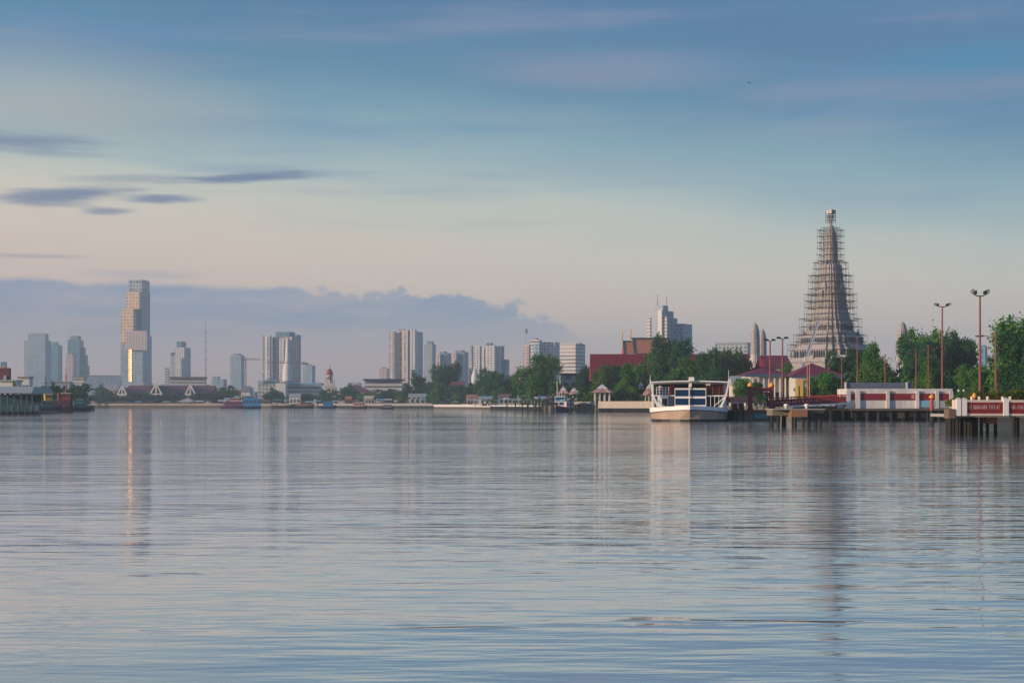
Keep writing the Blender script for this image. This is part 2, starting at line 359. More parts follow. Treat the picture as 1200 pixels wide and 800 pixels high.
# ------------------------------------------------------------------ towers and blocks of the skyline
def bld(name, label, cat, Y, th, parts, group=None):
    """parts: (name, x-left, x-corner, x-right, y-top, y-bottom, material[, set-back[, depth[, label]]]) read off in photo pixels"""
    xs = [p[1] for p in parts] + [p[3] for p in parts]; cxp = (min(xs)+max(xs))/2
    phi = math.atan((cxp-600)/F); a = -phi - R(th); cph = math.cos(phi)
    root = thing(name, label, cat, (wx(cxp, Y), Y, GZ), a, group)
    ca, sa = math.cos(-a), math.sin(-a); last = {}
    for p in parts:
        pn, xl, xm, xr, yt, yb, mat = p[:7]; off = p[7] if len(p) > 7 else 0; dep = p[8] if len(p) > 8 and p[8] else None
        lab = p[9] if len(p) > 9 else None
        YY = Y + off; s = YY/F
        dx, dy = wx(xm, YY)-wx(cxp, Y), YY-Y
        lx, ly = dx*ca - dy*sa, dx*sa + dy*ca
        ww = (xm-xl)*s*cph/math.cos(R(th))
        dd = dep or ((xr-xm)*s*cph/math.sin(R(th)) if xr > xm and th > 1 else ww*0.7)
        z1 = wz(yt, YY)-GZ; z0 = 0.0 if yb is None else wz(yb, YY)-GZ
        par = last.get(pn[0:pn.index('>')], root) if '>' in pn else root
        nm = pn.split('>')[-1]
        o = B(lx-ww, lx, ly, ly+dd, z0, z1).build(nm, mat, par, lab); last[nm] = o
    return root

fA = facade('facade_blue_glass', (0.36, 0.46, 0.54), (0.12, 0.24, 0.34), 4, 3.4, 0.7, 0.62)
fB = facade('facade_pale_grid', (0.60, 0.60, 0.60), (0.12, 0.19, 0.27), 4.2, 3.2, 0.5, 0.55)
fC = facade('facade_dark_shade_glass', (0.15, 0.28, 0.39), (0.06, 0.17, 0.28), 5, 3.6, 0.8, 0.7)  # blue shade of unlit tower sides is put into this dark glass colour
fD = facade('facade_pink_slab', (0.58, 0.47, 0.45), (0.18, 0.20, 0.25), 5, 3.3, 0.4, 0.5)
fE = facade('facade_white_bands', (0.66, 0.62, 0.58), (0.10, 0.13, 0.16), 200, 3.6, 1.0, 0.42)
fF = facade('facade_vertical_bays', (0.70, 0.65, 0.60), (0.18, 0.25, 0.33), 6.5, 3.1, 0.5, 0.92, (26, 0.3, (0.27, 0.36, 0.46)))
fG = facade('facade_grey_block', (0.38, 0.43, 0.47), (0.10, 0.16, 0.22), 4, 3.4, 0.55, 0.5)
fH = facade('facade_low_pale', (0.50, 0.50, 0.47), (0.09, 0.12, 0.14), 3.2, 3.3, 0.5, 0.42)
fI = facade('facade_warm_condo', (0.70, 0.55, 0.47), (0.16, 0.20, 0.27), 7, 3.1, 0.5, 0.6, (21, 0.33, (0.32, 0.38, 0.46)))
fJ = facade('facade_crown_lattice', (0.50, 0.50, 0.50), (0.08, 0.15, 0.22), 5.5, 6.0, 0.72, 0.70)
fK = facade('facade_sun_glow', (0.80, 0.58, 0.38), (0.26, 0.22, 0.19), 5.5, 5.2, 0.5, 0.45)  # warm glow of the sunlit left faces is put into the wall colour
GLINT = facade('gold_glint_glass', (0.30, 0.26, 0.24), (0.85, 0.52, 0.28), 2.8, 3.4, 0.72, 0.7, rough=0.46)  # golden sun glint is put into the glass colour
GLINT.node_tree.nodes['Principled BSDF'].inputs['Metallic'].default_value = 0.75

bld('residential_tower', 'pale blue glass tower block with raised middle, left end of skyline', 'building', 2700, 24, [
    ('body', 33, 53, 57, 392, None, fA), ('wing', 28, 34, 36, 399, None, fG, 15), ('side_wing', 52, 57, 60, 399, None, fA, 25),
    ('roof_parapet', 34, 53, 56, 390.6, 392, GREY, 2)])
bld('office_tower', 'slim dark blue tower pressed against the right of the pale glass block', 'building', 2900, 24, [
    ('body', 58, 68, 73, 404, None, fC), ('roof_box', 61, 66, 68.5, 400.5, 404, fC, 8)])
bld('curved_tower', 'dark blue tower with stepped curving right edge and notched top', 'building', 2800, 20, [
    ('body', 79, 93, 98, 398, None, fC), ('crown', 82, 91, 95, 393.5, 398, GREY, 8), ('step', 92, 99, 100.5, 407, None, fC, 10),
    ('lower_step', 93, 101, 103, 416, None, fC, 14), ('base_step', 94, 102.5, 105, 428, None, fC, 18)])
bld('slab_block', 'pinkish slab block standing before the dark curving tower', 'building', 2500, 20, [
    ('body', 77.5, 86, 89, 415, None, fD), ('roof_box', 80, 84, 85.5, 413, 415, GREY, 6)])
bld('low_office', 'long low blue building between the curving tower and tallest tower', 'building', 2200, 8, [
    ('body', 98, 140, 143, 441, None, fA), ('roof_parapet', 98, 139, 142, 439.6, 441, GREY, 3), ('lit_bay', 98, 105, 106, 444, None, fE, -6)])
bld('skyscraper', 'tallest stepped skyscraper with gold lit left faces and lattice crown', 'building', 2300, 22, [
    ('lower_block', 144, 167, 178, 392.5, None, fA), ('upper_slab', 152, 166.5, 176, 341, 392.5, fC, 20),
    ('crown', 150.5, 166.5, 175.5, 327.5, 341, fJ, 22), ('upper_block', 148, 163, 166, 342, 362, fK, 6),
    ('sunlit_block', 141.5, 156, 160, 361.5, 402, fK, -2), ('corner_block', 141, 147, 149, 400, None, fG, 6),
    ('middle_slab', 147, 172, 173, 387.5, 410, fD, -9), ('entrance_podium', 140, 168, 180, 449, None, fG, -14)])
sk = [o for o in bpy.data.objects if o.name == 'skyscraper'][0]
# mirror-glass bay angled so the low sun glances off it towards the river
m_ = MB(); Yg = 2268; hx_ = 3.2
m_.box(-hx_, hx_, 0, 2.0, wz(447, Yg)-GZ, wz(409, Yg)-GZ)
gb = m_.build('mirror_bay', GLINT, sk, 'narrow gold bay catching the sun')
gp = Vector((wx(152.5, Yg), Yg, GZ)); cdir = (Vector((0, 0, CH))-gp); cdir.z = 0; cdir.normalize(); s2 = Vector((sd.x, sd.y, 0)).normalized()
hv = (cdir+s2).normalized(); ang = math.atan2(hv.x, -hv.y)
bpy.context.view_layer.update()
gb.matrix_parent_inverse = sk.matrix_world.inverted(); gb.location = gp; gb.rotation_euler = (0, 0, ang)

bld('residential_tower', 'white and blue tower with dark top just left of the tall mast', 'building', 2300, 26, [
    ('body', 204.5, 216, 223.5, 407, None, fB), ('roof_box', 207, 213, 218, 400, 407, fC, 5), ('left_fin', 200, 204.5, 205.5, 413, None, fG, 12)])
bld('slab_block', 'narrow white slab standing alone left of the white and blue tower', 'building', 2100, 15, [
    ('body', 193, 197.5, 199, 433, None, fE), ('roof_box', 194, 197, 198, 431, 433, GREY, 3)])
bld('long_hall', 'long white building with brown roof edge below the mast', 'building', 1700, 6, [
    ('body', 199.5, 240, 242, 444, None, fE), ('roof', 199, 241, 243, 441.4, 443.6, BROWNROOF, -3)])
def mast(px, yt, yb, Y, label, r=0.5, guy=True):
    root = thing('radio_mast', label, 'mast', (wx(px, Y), Y, GZ)); H = wz(yt, Y)-GZ
    MB().tube((0,0,0), (0,0,H), r, 5, r*0.35).build('mast_pole', GREY, root)
    for k in range(1, 9): B(-r*1.7, r*1.7, -r*1.7, r*1.7, H*k/9.2-0.3, H*k/9.2+0.3).build('collar', RED, root)
    return root
mast(241, 377, 450, 1900, 'very tall thin radio mast rising over the long white building', 0.9)
mast(1093.5, 360, 420, 700, 'faint thin mast showing beside the first tall red lamp post', 0.16)
bld('low_office', 'blue grey low block right of the tall radio mast', 'building', 1800, 15, [
    ('body', 248, 262, 266, 444, None, fA), ('roof_box', 248.5, 256, 258, 441, 444, fG, 4)])
bld('residential_tower', 'plain blue tower standing alone left of the construction crane', 'building', 2500, 22, [
    ('body', 270, 282.5, 286.5, 416, None, fA), ('roof_box', 273, 280, 283, 414, 416, GREY, 6)])
bld('condominium', 'broad warm pink condominium with blue round crown, left of the dome church', 'building', 1900, 24, [
    ('body', 308.5, 342, 353, 394.5, None, fI), ('crown_block', 323, 339, 346, 388.5, 394.5, fC, 10), ('left_wing', 307.5, 316, 318, 393, None, fF, -5),
    ('right_step', 341, 348, 352.5, 392, 396, fC, 12), ('centre_bay', 327, 333, 334, 396, None, fB, -8)])
bld('residential_tower', 'small blue tower right of the warm pink condominium', 'building', 2300, 20, [
    ('body', 355, 365.5, 369.5, 428, None, fA), ('roof_box', 358, 363, 365, 426.5, 428, GREY, 4)])
# white tapering tower
Y = 1700; r0 = thing('tapered_tower', 'white tapering tower in front of the warm pink condominium', 'tower', (wx(337, Y), Y, GZ)); s = Y/F
zz = lambda py: wz(py, Y)-GZ
MB().lathe([(6.0*s, 0), (6.0*s, zz(445)), (5.8*s, zz(436)), (4.6*s, zz(428)), (3.0*s, zz(421)), (2.0*s, zz(408)), (1.2*s, zz(398)), (0.2, zz(394))], n=16).build('shaft', WHITE, r0, smooth=True)
MB().lathe([(7*s, zz(448)), (7*s, zz(446))], n=16).build('ring', GREY, r0)
bld('riverside_hall', 'green hip roofed hall with open storeys under the pink condominium', 'building', 1300, 10, [
    ('body', 305, 326, 330, 449, None, fH), ('upper_storey', 308, 325, 328, 445, 449, fG, 3), ('side_block', 302, 308, 310, 446, None, fG, 6)])
o = [q for q in bpy.data.objects if q.name.startswith('riverside_hall')][0]
s = 1300/F; MB().hip(-10*s, 9.5*s, -1, 16, wz(449.2, 1300)-GZ, wz(443, 1300)-GZ).build('roof', TEALROOF, o)
bld('white_gabled_house', 'plain white blank end wall between green roofed hall and banded office', 'building', 1280, 12, [
    ('body', 323, 334.5, 337, 449, None, WHITE), ('roof_box', 325, 333, 335, 447.5, 449, GREY, 3)])
bld('low_office', 'long low office with white and blue bands left of the dome church', 'building', 1320, 6, [
    ('body', 335.5, 375, 378, 452, None, fE), ('roof_slab', 334.5, 377, 380, 448.6, 451, LBLUE, -4)])
bld('small_block', 'small pinkish grey block left of the tall banded pair of towers', 'building', 2200, 15, [
    ('body', 445, 454, 457, 431.5, None, fD), ('roof_box', 447, 451, 452, 430, 431.5, GREY, 3)])
bld('low_office', 'white banded office with flat dark roof below the banded tall towers', 'building', 1250, 5, [
    ('body', 426.5, 471, 475, 448.5, None, fE), ('roof_slab', 425.5, 471, 475, 443.8, 446, DBLUE, -4), ('top_storey', 428, 469, 472, 446, 448.5, fC, 3)])
bld('condominium', 'tall condominium with warm vertical bays, highest in the middle skyline', 'building', 1900, 20, [
    ('body', 464, 486.5, 496, 388, None, fF), ('left_bay', 456, 462.5, 465, 388.5, None, fI, -4), ('centre_bay', 471, 478, 480, 386.5, None, fI, -7),
    ('right_bay', 479.5, 486.5, 488, 385.5, None, fB, -8), ('roof_box', 467, 473, 476, 385.6, 388.5, GREY, 6)])
bld('residential_tower', 'slim grey tower with boxy top right of the tall banded condominium', 'building', 2300, 20, [
    ('body', 497, 506.5, 511, 403, None, fG), ('roof_box', 500, 506, 508.5, 399.6, 403, fC, 5)])
bld('residential_tower', 'blue block with sunlit orange edge above the dark round tree', 'building', 2100, 20, [
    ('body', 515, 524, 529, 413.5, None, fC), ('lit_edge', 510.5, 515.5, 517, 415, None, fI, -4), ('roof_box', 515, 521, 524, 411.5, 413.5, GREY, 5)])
bld('residential_tower', 'blue block with sunlit orange edge, right of its near twin', 'building', 2050, 20, [
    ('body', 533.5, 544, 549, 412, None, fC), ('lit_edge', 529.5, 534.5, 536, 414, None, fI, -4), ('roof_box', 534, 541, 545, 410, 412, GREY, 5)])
bld('slab_block', 'very thin white slab between the orange edged block and stepped condominium', 'building', 2000, 20, [
    ('body', 549.5, 553, 555, 422, None, fE), ('roof_box', 550.5, 553, 554.5, 405, 422, fG, 8)])
Y = 1500; r0 = thing('white_spire', 'small white pointed spire above trees before the stepped condominium', 'spire', (wx(556.5, Y), Y, GZ)); s = Y/F
MB().lathe([(4.4*s, 0), (4.2*s, wz(441, Y)-GZ), (2.6*s, wz(436, Y)-GZ), (1.0*s, wz(431, Y)-GZ), (0.1, wz(426, Y)-GZ)], n=12).build('spire', WHITE, r0, smooth=True)
bld('condominium', 'stepped grey condominium with central roof tower above the long tree row', 'building', 1800, 22, [
    ('body', 554.5, 585, 590, 406, None, fF), ('left_bay', 555, 562, 564, 405.5, None, fB, -5), ('roof_tower', 570, 575.5, 578, 401.5, 406, fC, 8),
    ('centre_bay', 568, 580, 582, 404.5, None, fB, -7), ('right_block', 583, 588, 591, 405, None, fC, 8), ('low_wing', 588, 593, 597, 421, None, fC, 12)])
bld('condominium', 'white condominium with stepped roof behind the big round tree', 'building', 1500, 20, [
    ('body', 633, 650, 656, 400.5, None, fB), ('left_tower', 621.5, 632, 635, 398, None, fE, -6), ('lower_left', 613, 620, 622, 404, None, fD, -3),
    ('roof_box', 624, 629, 631, 395.8, 398, GREY, 3), ('blue_bay', 625, 632, 633, 402, None, fA, -9)])
bld('condominium', 'white block with dense floor bands and blue side, right of big tree', 'building', 1400, 26, [
    ('body', 656, 674.5, 686, 404, None, fE), ('roof_parapet', 657, 675, 686, 402.4, 404, GREY, 3), ('roof_box', 676, 680, 682, 401.5, 404, fA, 12)])
def flagpole(px, yt, yb, Y, label, mat):
    root = thing('flagpole', label, 'flagpole', (wx(px, Y), Y, GZ)); H = wz(yt, Y)-GZ; s = Y/F
    MB().tube((0,0,0), (0,0,H), 0.28*s, 5, 0.14*s).build('pole', GREY, root)
    fl = MB(); nn = 6
    vs = []
    for i in range(nn+1):
        for k in (0, 1):
            for dd in (-0.04*s, 0.04*s): vs.append((i*0.35*s, 0.25*s*math.sin(i*1.1)+dd, H-0.4*s-k*5*s-i*0.15*s))
    fs = []
    for i in range(nn):
        a = i*4; c = a+4; fs += [(a, c, c+2, a+2), (a+1, a+3, c+3, c+1), (a, a+1, c+1, c), (a+2, c+2, c+3, a+3)]
    fs += [(0, 2, 3, 1), (nn*4, nn*4+1, nn*4+3, nn*4+2)]
    fl.add(vs, fs).build('flag', mat, root)
flagpole(616, 384.5, 445, 650, 'tall flagpole with limp dark flag left of the big round tree', DBLUE)
bld('hotel_tower', 'blue stepped tower with two roof antennas behind the temple roof', 'building', 1500, 26, [
    ('body', 767, 777, 783, 357.5, None, fA), ('white_bay', 771, 775.5, 776.5, 363, None, WHITE, -5), ('banded_bay', 776.5, 781.5, 783, 371, None, fE, -5),
    ('step', 777, 784, 789.5, 364.5, None, fC, 8), ('lower_step', 780, 788, 794, 372.5, None, fC, 12), ('long_wing', 784, 800, 811.5, 379, None, fC, 16),
    ('thin_left_wing', 757.5, 762, 763.5, 372, None, fE, 6)])
ht = [q for q in bpy.data.objects if q.name == 'hotel_tower'][0]
for px in (770.5, 781.0):
    p = ht.matrix_world; bpy.context.view_layer.update(); q = ht.matrix_world.inverted() @ W(px, 358 if px < 775 else 365, 1507)
    MB().tube(q, q+Vector((0, 0, (13 if px < 775 else 19)*1507/F)), 0.45, 5, 0.2).build('antenna', GREY, ht)
bld('slab_block', 'long pale grey slab block left of the two small prangs', 'building', 1300, 14, [
    ('body', 838, 876, 881, 403, None, fG), ('roof_parapet', 838, 876, 880, 401, 403, GREY, 2)])
bld('slab_block', 'blue block glimpsed between trees beside the tallest red lamp post', 'building', 800, 14, [
    ('body', 1149, 1155, 1157, 405, None, fC), ('roof_box', 1150, 1153, 1154, 403.5, 405, GREY, 2)])

# cranes
def crane(px, ytop, yb, Y, jl, jr, label):
    s = Y/F; root = thing('tower_crane', label, 'crane', (wx(px, Y), Y, GZ)); H = wz(ytop, Y)-GZ
    m = MB(); r = 0.42*s
    for a in (-1, 1):
        for c in (-1, 1): m.tube((a*0.5*s, c*0.5*s, 0), (a*0.5*s, c*0.5*s, H), r*0.5, 4)
    k = 0; zc = 0; sg = 1
    while zc < H-2*s: m.tube((-0.5*s*sg, -0.5*s, zc), (0.5*s*sg, -0.5*s, zc+2*s), r*0.4, 4); zc += 2*s; sg = -sg
    m.build('crane_mast', SCAF, root)
    zj = H-2.5*s
    j = MB(); x0, x1 = (jl-px)*s, (jr-px)*s
    j.tube((x0, 0, zj), (x1, 0, zj), r*0.7, 4); j.tube((x0*0.9, 0, zj+1.2*s), (x1*0.9, 0, zj+1.2*s), r*0.5, 4)
    xx = x0*0.9; sg = 0
    while xx < x1*0.9: j.tube((xx, 0, zj+sg*1.2*s), (xx+1.5*s, 0, zj+(1-sg)*1.2*s), r*0.35, 4); xx += 1.5*s; sg = 1-sg
    j.tube((0, 0, H+0.5*s), (x1*0.75, 0, zj+1.2*s), r*0.35, 4); j.tube((0, 0, H+0.5*s), (x0*0.75, 0, zj+1.2*s), r*0.35, 4)
    j.build('jib', SCAF, root)
    cx = x0 if abs(x0) < abs(x1) else x1
    B(min(cx, cx*0.5), max(cx, cx*0.5), -0.8*s, 0.8*s, zj-1.6*s, zj-0.1*s).build('counterweight', BLACK, root)
crane(288, 419, 478, 1500, 284, 306, 'small tower crane left of the warm pink condominium')
crane(347, 423, 450, 1600, 313, 361, 'tower crane whose long jib crosses the warm pink condominium')

# ------------------------------------------------------------------ church
Y = 1200; s = Y/F; ch = thing('domed_church', 'church with red dome and pale octagonal bell tower on far bank', 'church', (wx(386, Y), Y, GZ), 0.1)
zz = lambda py: wz(py, Y)-GZ
B(-5.5*s, 6*s, -2*s, 8*s, 0, zz(452)).build('nave_front', CREAM, ch)
MB().gable(-5.8*s, 6.3*s, -2.2*s, 9*s, zz(452), zz(447), 'y').build('pediment', WHITE, ch)
MB().lathe([(3.9*s, zz(452)), (3.9*s, zz(446.5)), (4.3*s, zz(446)), (4.3*s, zz(445.2)), (3.6*s, zz(445)), (3.6*s, zz(440)), (4.2*s, zz(439.6)), (4.2*s, zz(439))], 0, 2*s, 8).build('bell_tower', CREAM, ch)
MB().lathe([(3.8*s, zz(439)), (3.9*s, zz(437)), (3.5*s, zz(434.8)), (2.4*s, zz(433.0)), (1.0*s, zz(432))], 0, 2*s, 16).build('dome', RED, ch, smooth=True)
MB().lathe([(1.0*s, zz(432)), (0.9*s, zz(429.6)), (0.2*s, zz(428.6)), (0.15*s, zz(425))], 0, 2*s, 8).build('lantern', CREAM, ch)
for i in range(8):
    an = 2*math.pi*(i+0.5)/8
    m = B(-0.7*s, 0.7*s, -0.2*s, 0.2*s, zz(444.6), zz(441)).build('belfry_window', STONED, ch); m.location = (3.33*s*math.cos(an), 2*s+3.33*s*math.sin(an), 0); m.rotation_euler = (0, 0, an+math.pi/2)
for sx in (-4.8, 5.2): MB().lathe([(0.8*s, zz(452)), (0.8*s, zz(446)), (0.1*s, zz(442))], sx*s, -1.2*s, 8).build('pinnacle', CREAM, ch)
def longroof(name, label, cat, x0, x1, yr, ye, Y, roofm, wallm, depth=14, kind='gable', yb=None, group=None, fascia=None, over=1.0, inset=None):
    root = thing(name, label, cat, (wx((x0+x1)/2, Y), Y, GZ), 0, group); s = Y/F; hw = (x1-x0)/2*s
    o_ = over
    B(-hw+o_, hw-o_, o_, depth-o_, 0, wz(ye, Y)-GZ+0.02).build('wall', wallm, root)
    m = MB(); z0, z1 = wz(ye, Y)-GZ, wz(yr, Y)-GZ
    if kind == 'gable': m.gable(-hw, hw, 0, depth, z0, z1)
    elif kind == 'hip': m.hip(-hw, hw, 0, depth, z0, z1, inset)
    else: m.box(-hw, hw, 0, depth, z0, z1)
    m.build('roof', roofm, root)
    if fascia: B(-hw-0.1, hw+0.1, -0.12, 0.0, z0-0.5*fascia[1], z0+0.05).build('fascia', fascia[0], root)
    return root
longroof('church_hall', 'long red brown gabled roof right of the dome church', 'building', 394, 436, 450, 460, 1180, BROWNROOF, CREAM, 30, 'hip')

# Thai style hall with three white gables
hall = longroof('thai_hall', 'long riverside hall with dark purple roof and three white gables', 'building', 146, 249, 451.5, 461, 1230, BROWNROOF, pbr('shaded_timber', (0.05, 0.09, 0.09)), 26)
s = 1230/F
for px, wpx, yt in ((145.5, 11, 452), (185, 14, 449.5), (225, 12, 451)):
    c = wx(px, 1230)-wx(197.5, 1230); h = wpx/2*s; z0 = wz(461.5, 1230)-GZ; z1 = wz(yt, 1230)-GZ
    g = MB().gable(c-h*0.8, c+h*0.8, -6, 12, z0, z1-1.5, 'y').build('gable', BROWNROOF, hall)
    m = MB()
    for k in (-1, 1): m.tube((c+k*h, -6.6, z0-0.6), (c, -6.6, z1), 0.75, 4)
    m.box(c-h, c+h, -7.0, -6.3, z0-1.2, z0+0.4); m.tube((c, -6.6, z1-0.4), (c, -6.6, z1+2.0), 0.3, 4)
    m.box(c-h*0.12, c+h*0.12, -6.9, -6.3, z0, z1-1)
    m.build('bargeboard', WHITE, g)
    cm = MB()
    for k in (-0.75, -0.25, 0.25, 0.75): cm.box(c+k*h-0.35, c+k*h+0.35, -6.6, -5.8, 0, z0-1.2)
    cm.build('column', CONC, g)

# ------------------------------------------------------------------ ubosot (temple hall) and red walled gallery
Y = 560; s = Y/F
ub = thing('ordination_hall', 'temple hall with steep orange and green tiered roof and gold finials', 'temple', (wx(757, Y), Y, GZ))
zz = lambda py: wz(py, Y)-GZ; X = lambda px: wx(px, Y)-wx(757, Y)
B(X(734), X(790), 1.0, 15, 0, zz(414)).build('wall', WHITE, ub)
MB().gable(X(743.5), X(785), -0.5, 16.5, zz(414), zz(396), 'x').build('upper_roof', TERRA, ub)
MB().gable(X(732), X(743.4), 0.8, 15.2, zz(414), zz(399), 'x').build('lower_roof', TERRA, ub)
m = MB(); m.box(X(742), X(786), 7.4, 8.6, zz(396.4), zz(394.4)); m.tube((X(743.5), -0.6, zz(414)), (X(743.5), 8, zz(395.5)), 0.35, 4); m.tube((X(732), 0.7, zz(414)), (X(732), 8, zz(398.4)), 0.3, 4)
m.box(X(732), X(742.5), 7.5, 8.5, zz(399.4), zz(398))
m.build('ridge_trim', GREENTILE, ub)
MB().add([(X(732)-0.1, 1.5, zz(414)), (X(732)-0.1, 14.5, zz(414)), (X(732)-0.1, 8, zz(399.5))], [(0, 1, 2)]).build('pediment', RED, ub)
for px, y0, y1 in ((731.5, 399, 387), (741.5, 396, 385)):
    c = MB(); pts = [(0, y0), (-0.9, y0-3), (-0.2, y0-6), (-0.4, (y0+y1)/2-1), (0.1, y1)]
    for (a, ya), (b_, yb_) in zip(pts, pts[1:]): c.tube((X(px)+a*s*1.2, 8, zz(ya)), (X(px)+b_*s*1.2, 8, zz(yb_)), 0.28, 5, 0.18)
    c.build('finial', GOLD, ub)
gal = longroof('gallery_hall', 'long deep red gallery roof running behind the temple trees', 'temple', 692.5, 881, 414, 446, 500, REDROOF, CREAM, 12, 'gable', over=1.5)

# small prangs
def small_prang(px, yt, yb, hw, Y, label, ysh=None):
    s = Y/F; root = thing('small_prang', label, 'prang', (wx(px, Y), Y, GZ), 0.6); zz = lambda py: wz(py, Y)-GZ; H = yb-yt
    rings = []
    def ring(r, z):
        q = []
        for k in range(4):
            an = k*math.pi/2; base = [(1, -0.55), (1, 0.55), (0.8, 0.55), (0.8, 0.8), (0.55, 0.8)]
            for (a, c) in base: q.append((r*(a*math.cos(an)-c*math.sin(an)), r*(a*math.sin(an)+c*math.cos(an)), z))
        return q
    prof = [(1.0, 0.42), (1.02, 0.36), (1.0, 0.30), (0.96, 0.2), (0.84, 0.12), (0.62, 0.065), (0.3, 0.035), (0.1, 0.03)]
    MB().loft([ring(hw*s*0.86*a, zz(yt+H*t_)) for a, t_ in prof]).build('spire', STONE, root)
    MB().tube((0, 0, zz(yt+H*0.035)), (0, 0, zz(yt-H*0.02)), 0.16, 5, 0.05).build('finial', GOLD, root)
    bs = MB(); zt = yt+H*0.42
    for k, (g, h0_, h1_) in enumerate(((1.05, 0.0, 0.05), (1.22, 0.05, 0.09), (1.0, 0.09, 0.18), (1.15, 0.18, 0.22), (1.35, 0.22, 0.4), (1.6, 0.4, 0.58))):
        bs.loft([ring(hw*s*0.86*g, zz(zt+H*h0_)), ring(hw*s*0.86*g*1.02, zz(zt+H*h1_))])
    bs.build('base', pbr('white_prang_base', (0.5, 0.49, 0.47), var=0.4), root)
    nb = MB()
    for k in range(4):
        a = k*math.pi/2; c, s_ = math.cos(a), math.sin(a); rr = hw*s*0.9
        nb.tube((c*rr, s_*rr, zz(zt+H*0.17)), (c*rr, s_*rr, zz(zt+H*0.10)), hw*s*0.25, 4)
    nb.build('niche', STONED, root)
    gr = MB()
    for k in range(7): gr.loft([ring(hw*s*0.86*1.045, zz(yt+H*(0.14+0.04*k))), ring(hw*s*0.86*1.045, zz(yt+H*(0.148+0.04*k)))])
    gr.build('band', STONE, root)
    return root
small_prang(885, 376, 470, 5.5, 470, 'small grey prang, left and taller one of the touching pair')
small_prang(893.5, 383.5, 470, 4.9, 500, 'small grey prang, right and shorter one of the touching pair')
small_prang(1057.5, 374.5, 470, 6.6, 520, 'small prang standing alone behind trees right of the great prang')

# ------------------------------------------------------------------ the great prang
Y = 585; s = Y/F; CX = 973.5
pr = thing('great_prang', 'great temple prang wrapped in scaffolding, tallest structure at right', 'prang', (wx(CX, Y), Y, GZ), -math.atan((CX-600)/F) - R(32))
zz = lambda py: wz(py, Y)-GZ
def redent(r, z, k=1.0):
    q = []; base = [(1.0, -0.46), (1.0, 0.46), (0.94, 0.46), (0.94, 0.64), (0.83, 0.64), (0.83, 0.83), (0.64, 0.83), (0.64, 0.94), (0.46, 0.94)]
    for i in range(4):
        an = i*math.pi/2; c, s_ = math.cos(an), math.sin(an)
        for (a, b_) in base: q.append((r*(a*c-b_*s_), r*(a*s_+b_*c), z))
    return q
# silhouette half-width in photo px -> plan radius; redented plan shows about 1.03 of r
HR = lambda h: h*s/1.145
upper = [(1.2, 262), (3.0, 265.5), (5.2, 270), (6.6, 277), (7.3, 287), (7.8, 298), (8.4, 310)]
MB().loft([redent(HR(h), zz(y_)) for h, y_ in upper[::-1]]).build('spire', STONE, pr)
ub_ = MB()
for k in range(10): yy = 273+k*3.6; hh = np.interp(yy, [u[1] for u in upper], [u[0] for u in upper]); ub_.loft([redent(HR(hh+0.75), zz(yy+0.5)), redent(HR(hh+0.75), zz(yy-0.5))])
ub_.build('spire_band', STONE, pr)
mid = [(9.4, 309), (12.8, 311), (13.6, 322), (15.6, 335), (17.6, 348), (19.6, 362), (22, 372), (25, 378)]
MB().loft([redent(HR(h), zz(y_)) for h, y_ in mid[::-1]]).build('middle_body', STONE, pr)
ub_ = MB(); yy = 316
while yy < 377:
    hh = np.interp(yy, [u[1] for u in mid], [u[0] for u in mid]); ub_.loft([redent(HR(hh+0.9), zz(yy+0.6)), redent(HR(hh+0.9), zz(yy-0.5))]); yy += 4.6
ub_.build('body_band', STONE, pr)
# stepped terraces
def terrace(nm, spec):
    m = MB()
    for h, y0, y1 in spec: m.loft([redent(HR(h), zz(y0)), redent(HR(h*0.985), zz(y1))])
    return m.build(nm, STONE, pr)
terrace('upper_terrace', [(26.0, 388.5, 378), (27.4, 389.2, 388), (24.6, 378.5, 377), (27.6, 380.2, 379.2), (30, 393, 389), (31.5, 394, 392.6)])
terrace('middle_terrace', [(36.5, 404, 394), (38.6, 396.4, 395.2), (38.8, 404.6, 403.2), (41.5, 408, 404.6)])
terrace('lower_terrace', [(45, 421, 408), (46.8, 410.6, 409.4), (47, 421.6, 420), (51.5, 440, 421.5), (53.2, 425, 423.6), (56, 472, 440)])
# rows of niche figures: two rows, each carried as parts
def arches(y0, y1, h, cnt):
    for side in range(4):
        an = side*math.pi/2; c, s_ = math.cos(an), math.sin(an); r = HR(h)
        m = MB()
        for k in range(cnt):
            v_ = (k-(cnt-1)/2)/cnt*1.5
            d_ = 1.0 if abs(v_) < 0.46 else 0.94 if abs(v_) < 0.64 else 0.83
            if abs(v_) > 0.80: continue
            q = []
            for a, b_ in ((-0.3, 0), (0.3, 0), (0.3, 0.65), (0.0, 1.0), (-0.3, 0.65)):
                for dd in (0.03, -0.01):
                    X_, Y_ = r*(d_*1.0+dd), r*v_+a*r*1.2/cnt; q.append((X_*c-Y_*s_, X_*s_+Y_*c, zz(y0+(y1-y0)*b_)))
            m.add(q, [(0,2,4,6,8), (1,9,7,5,3)] + [((2*i) % 10, (2*i+1) % 10, (2*i+3) % 10, (2*i+2) % 10) for i in range(5)])
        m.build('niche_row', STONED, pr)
arches(387.5, 381.5, 26.2, 13); arches(402.4, 396.8, 36.7, 17); arches(419.5, 411.5, 45.2, 19)
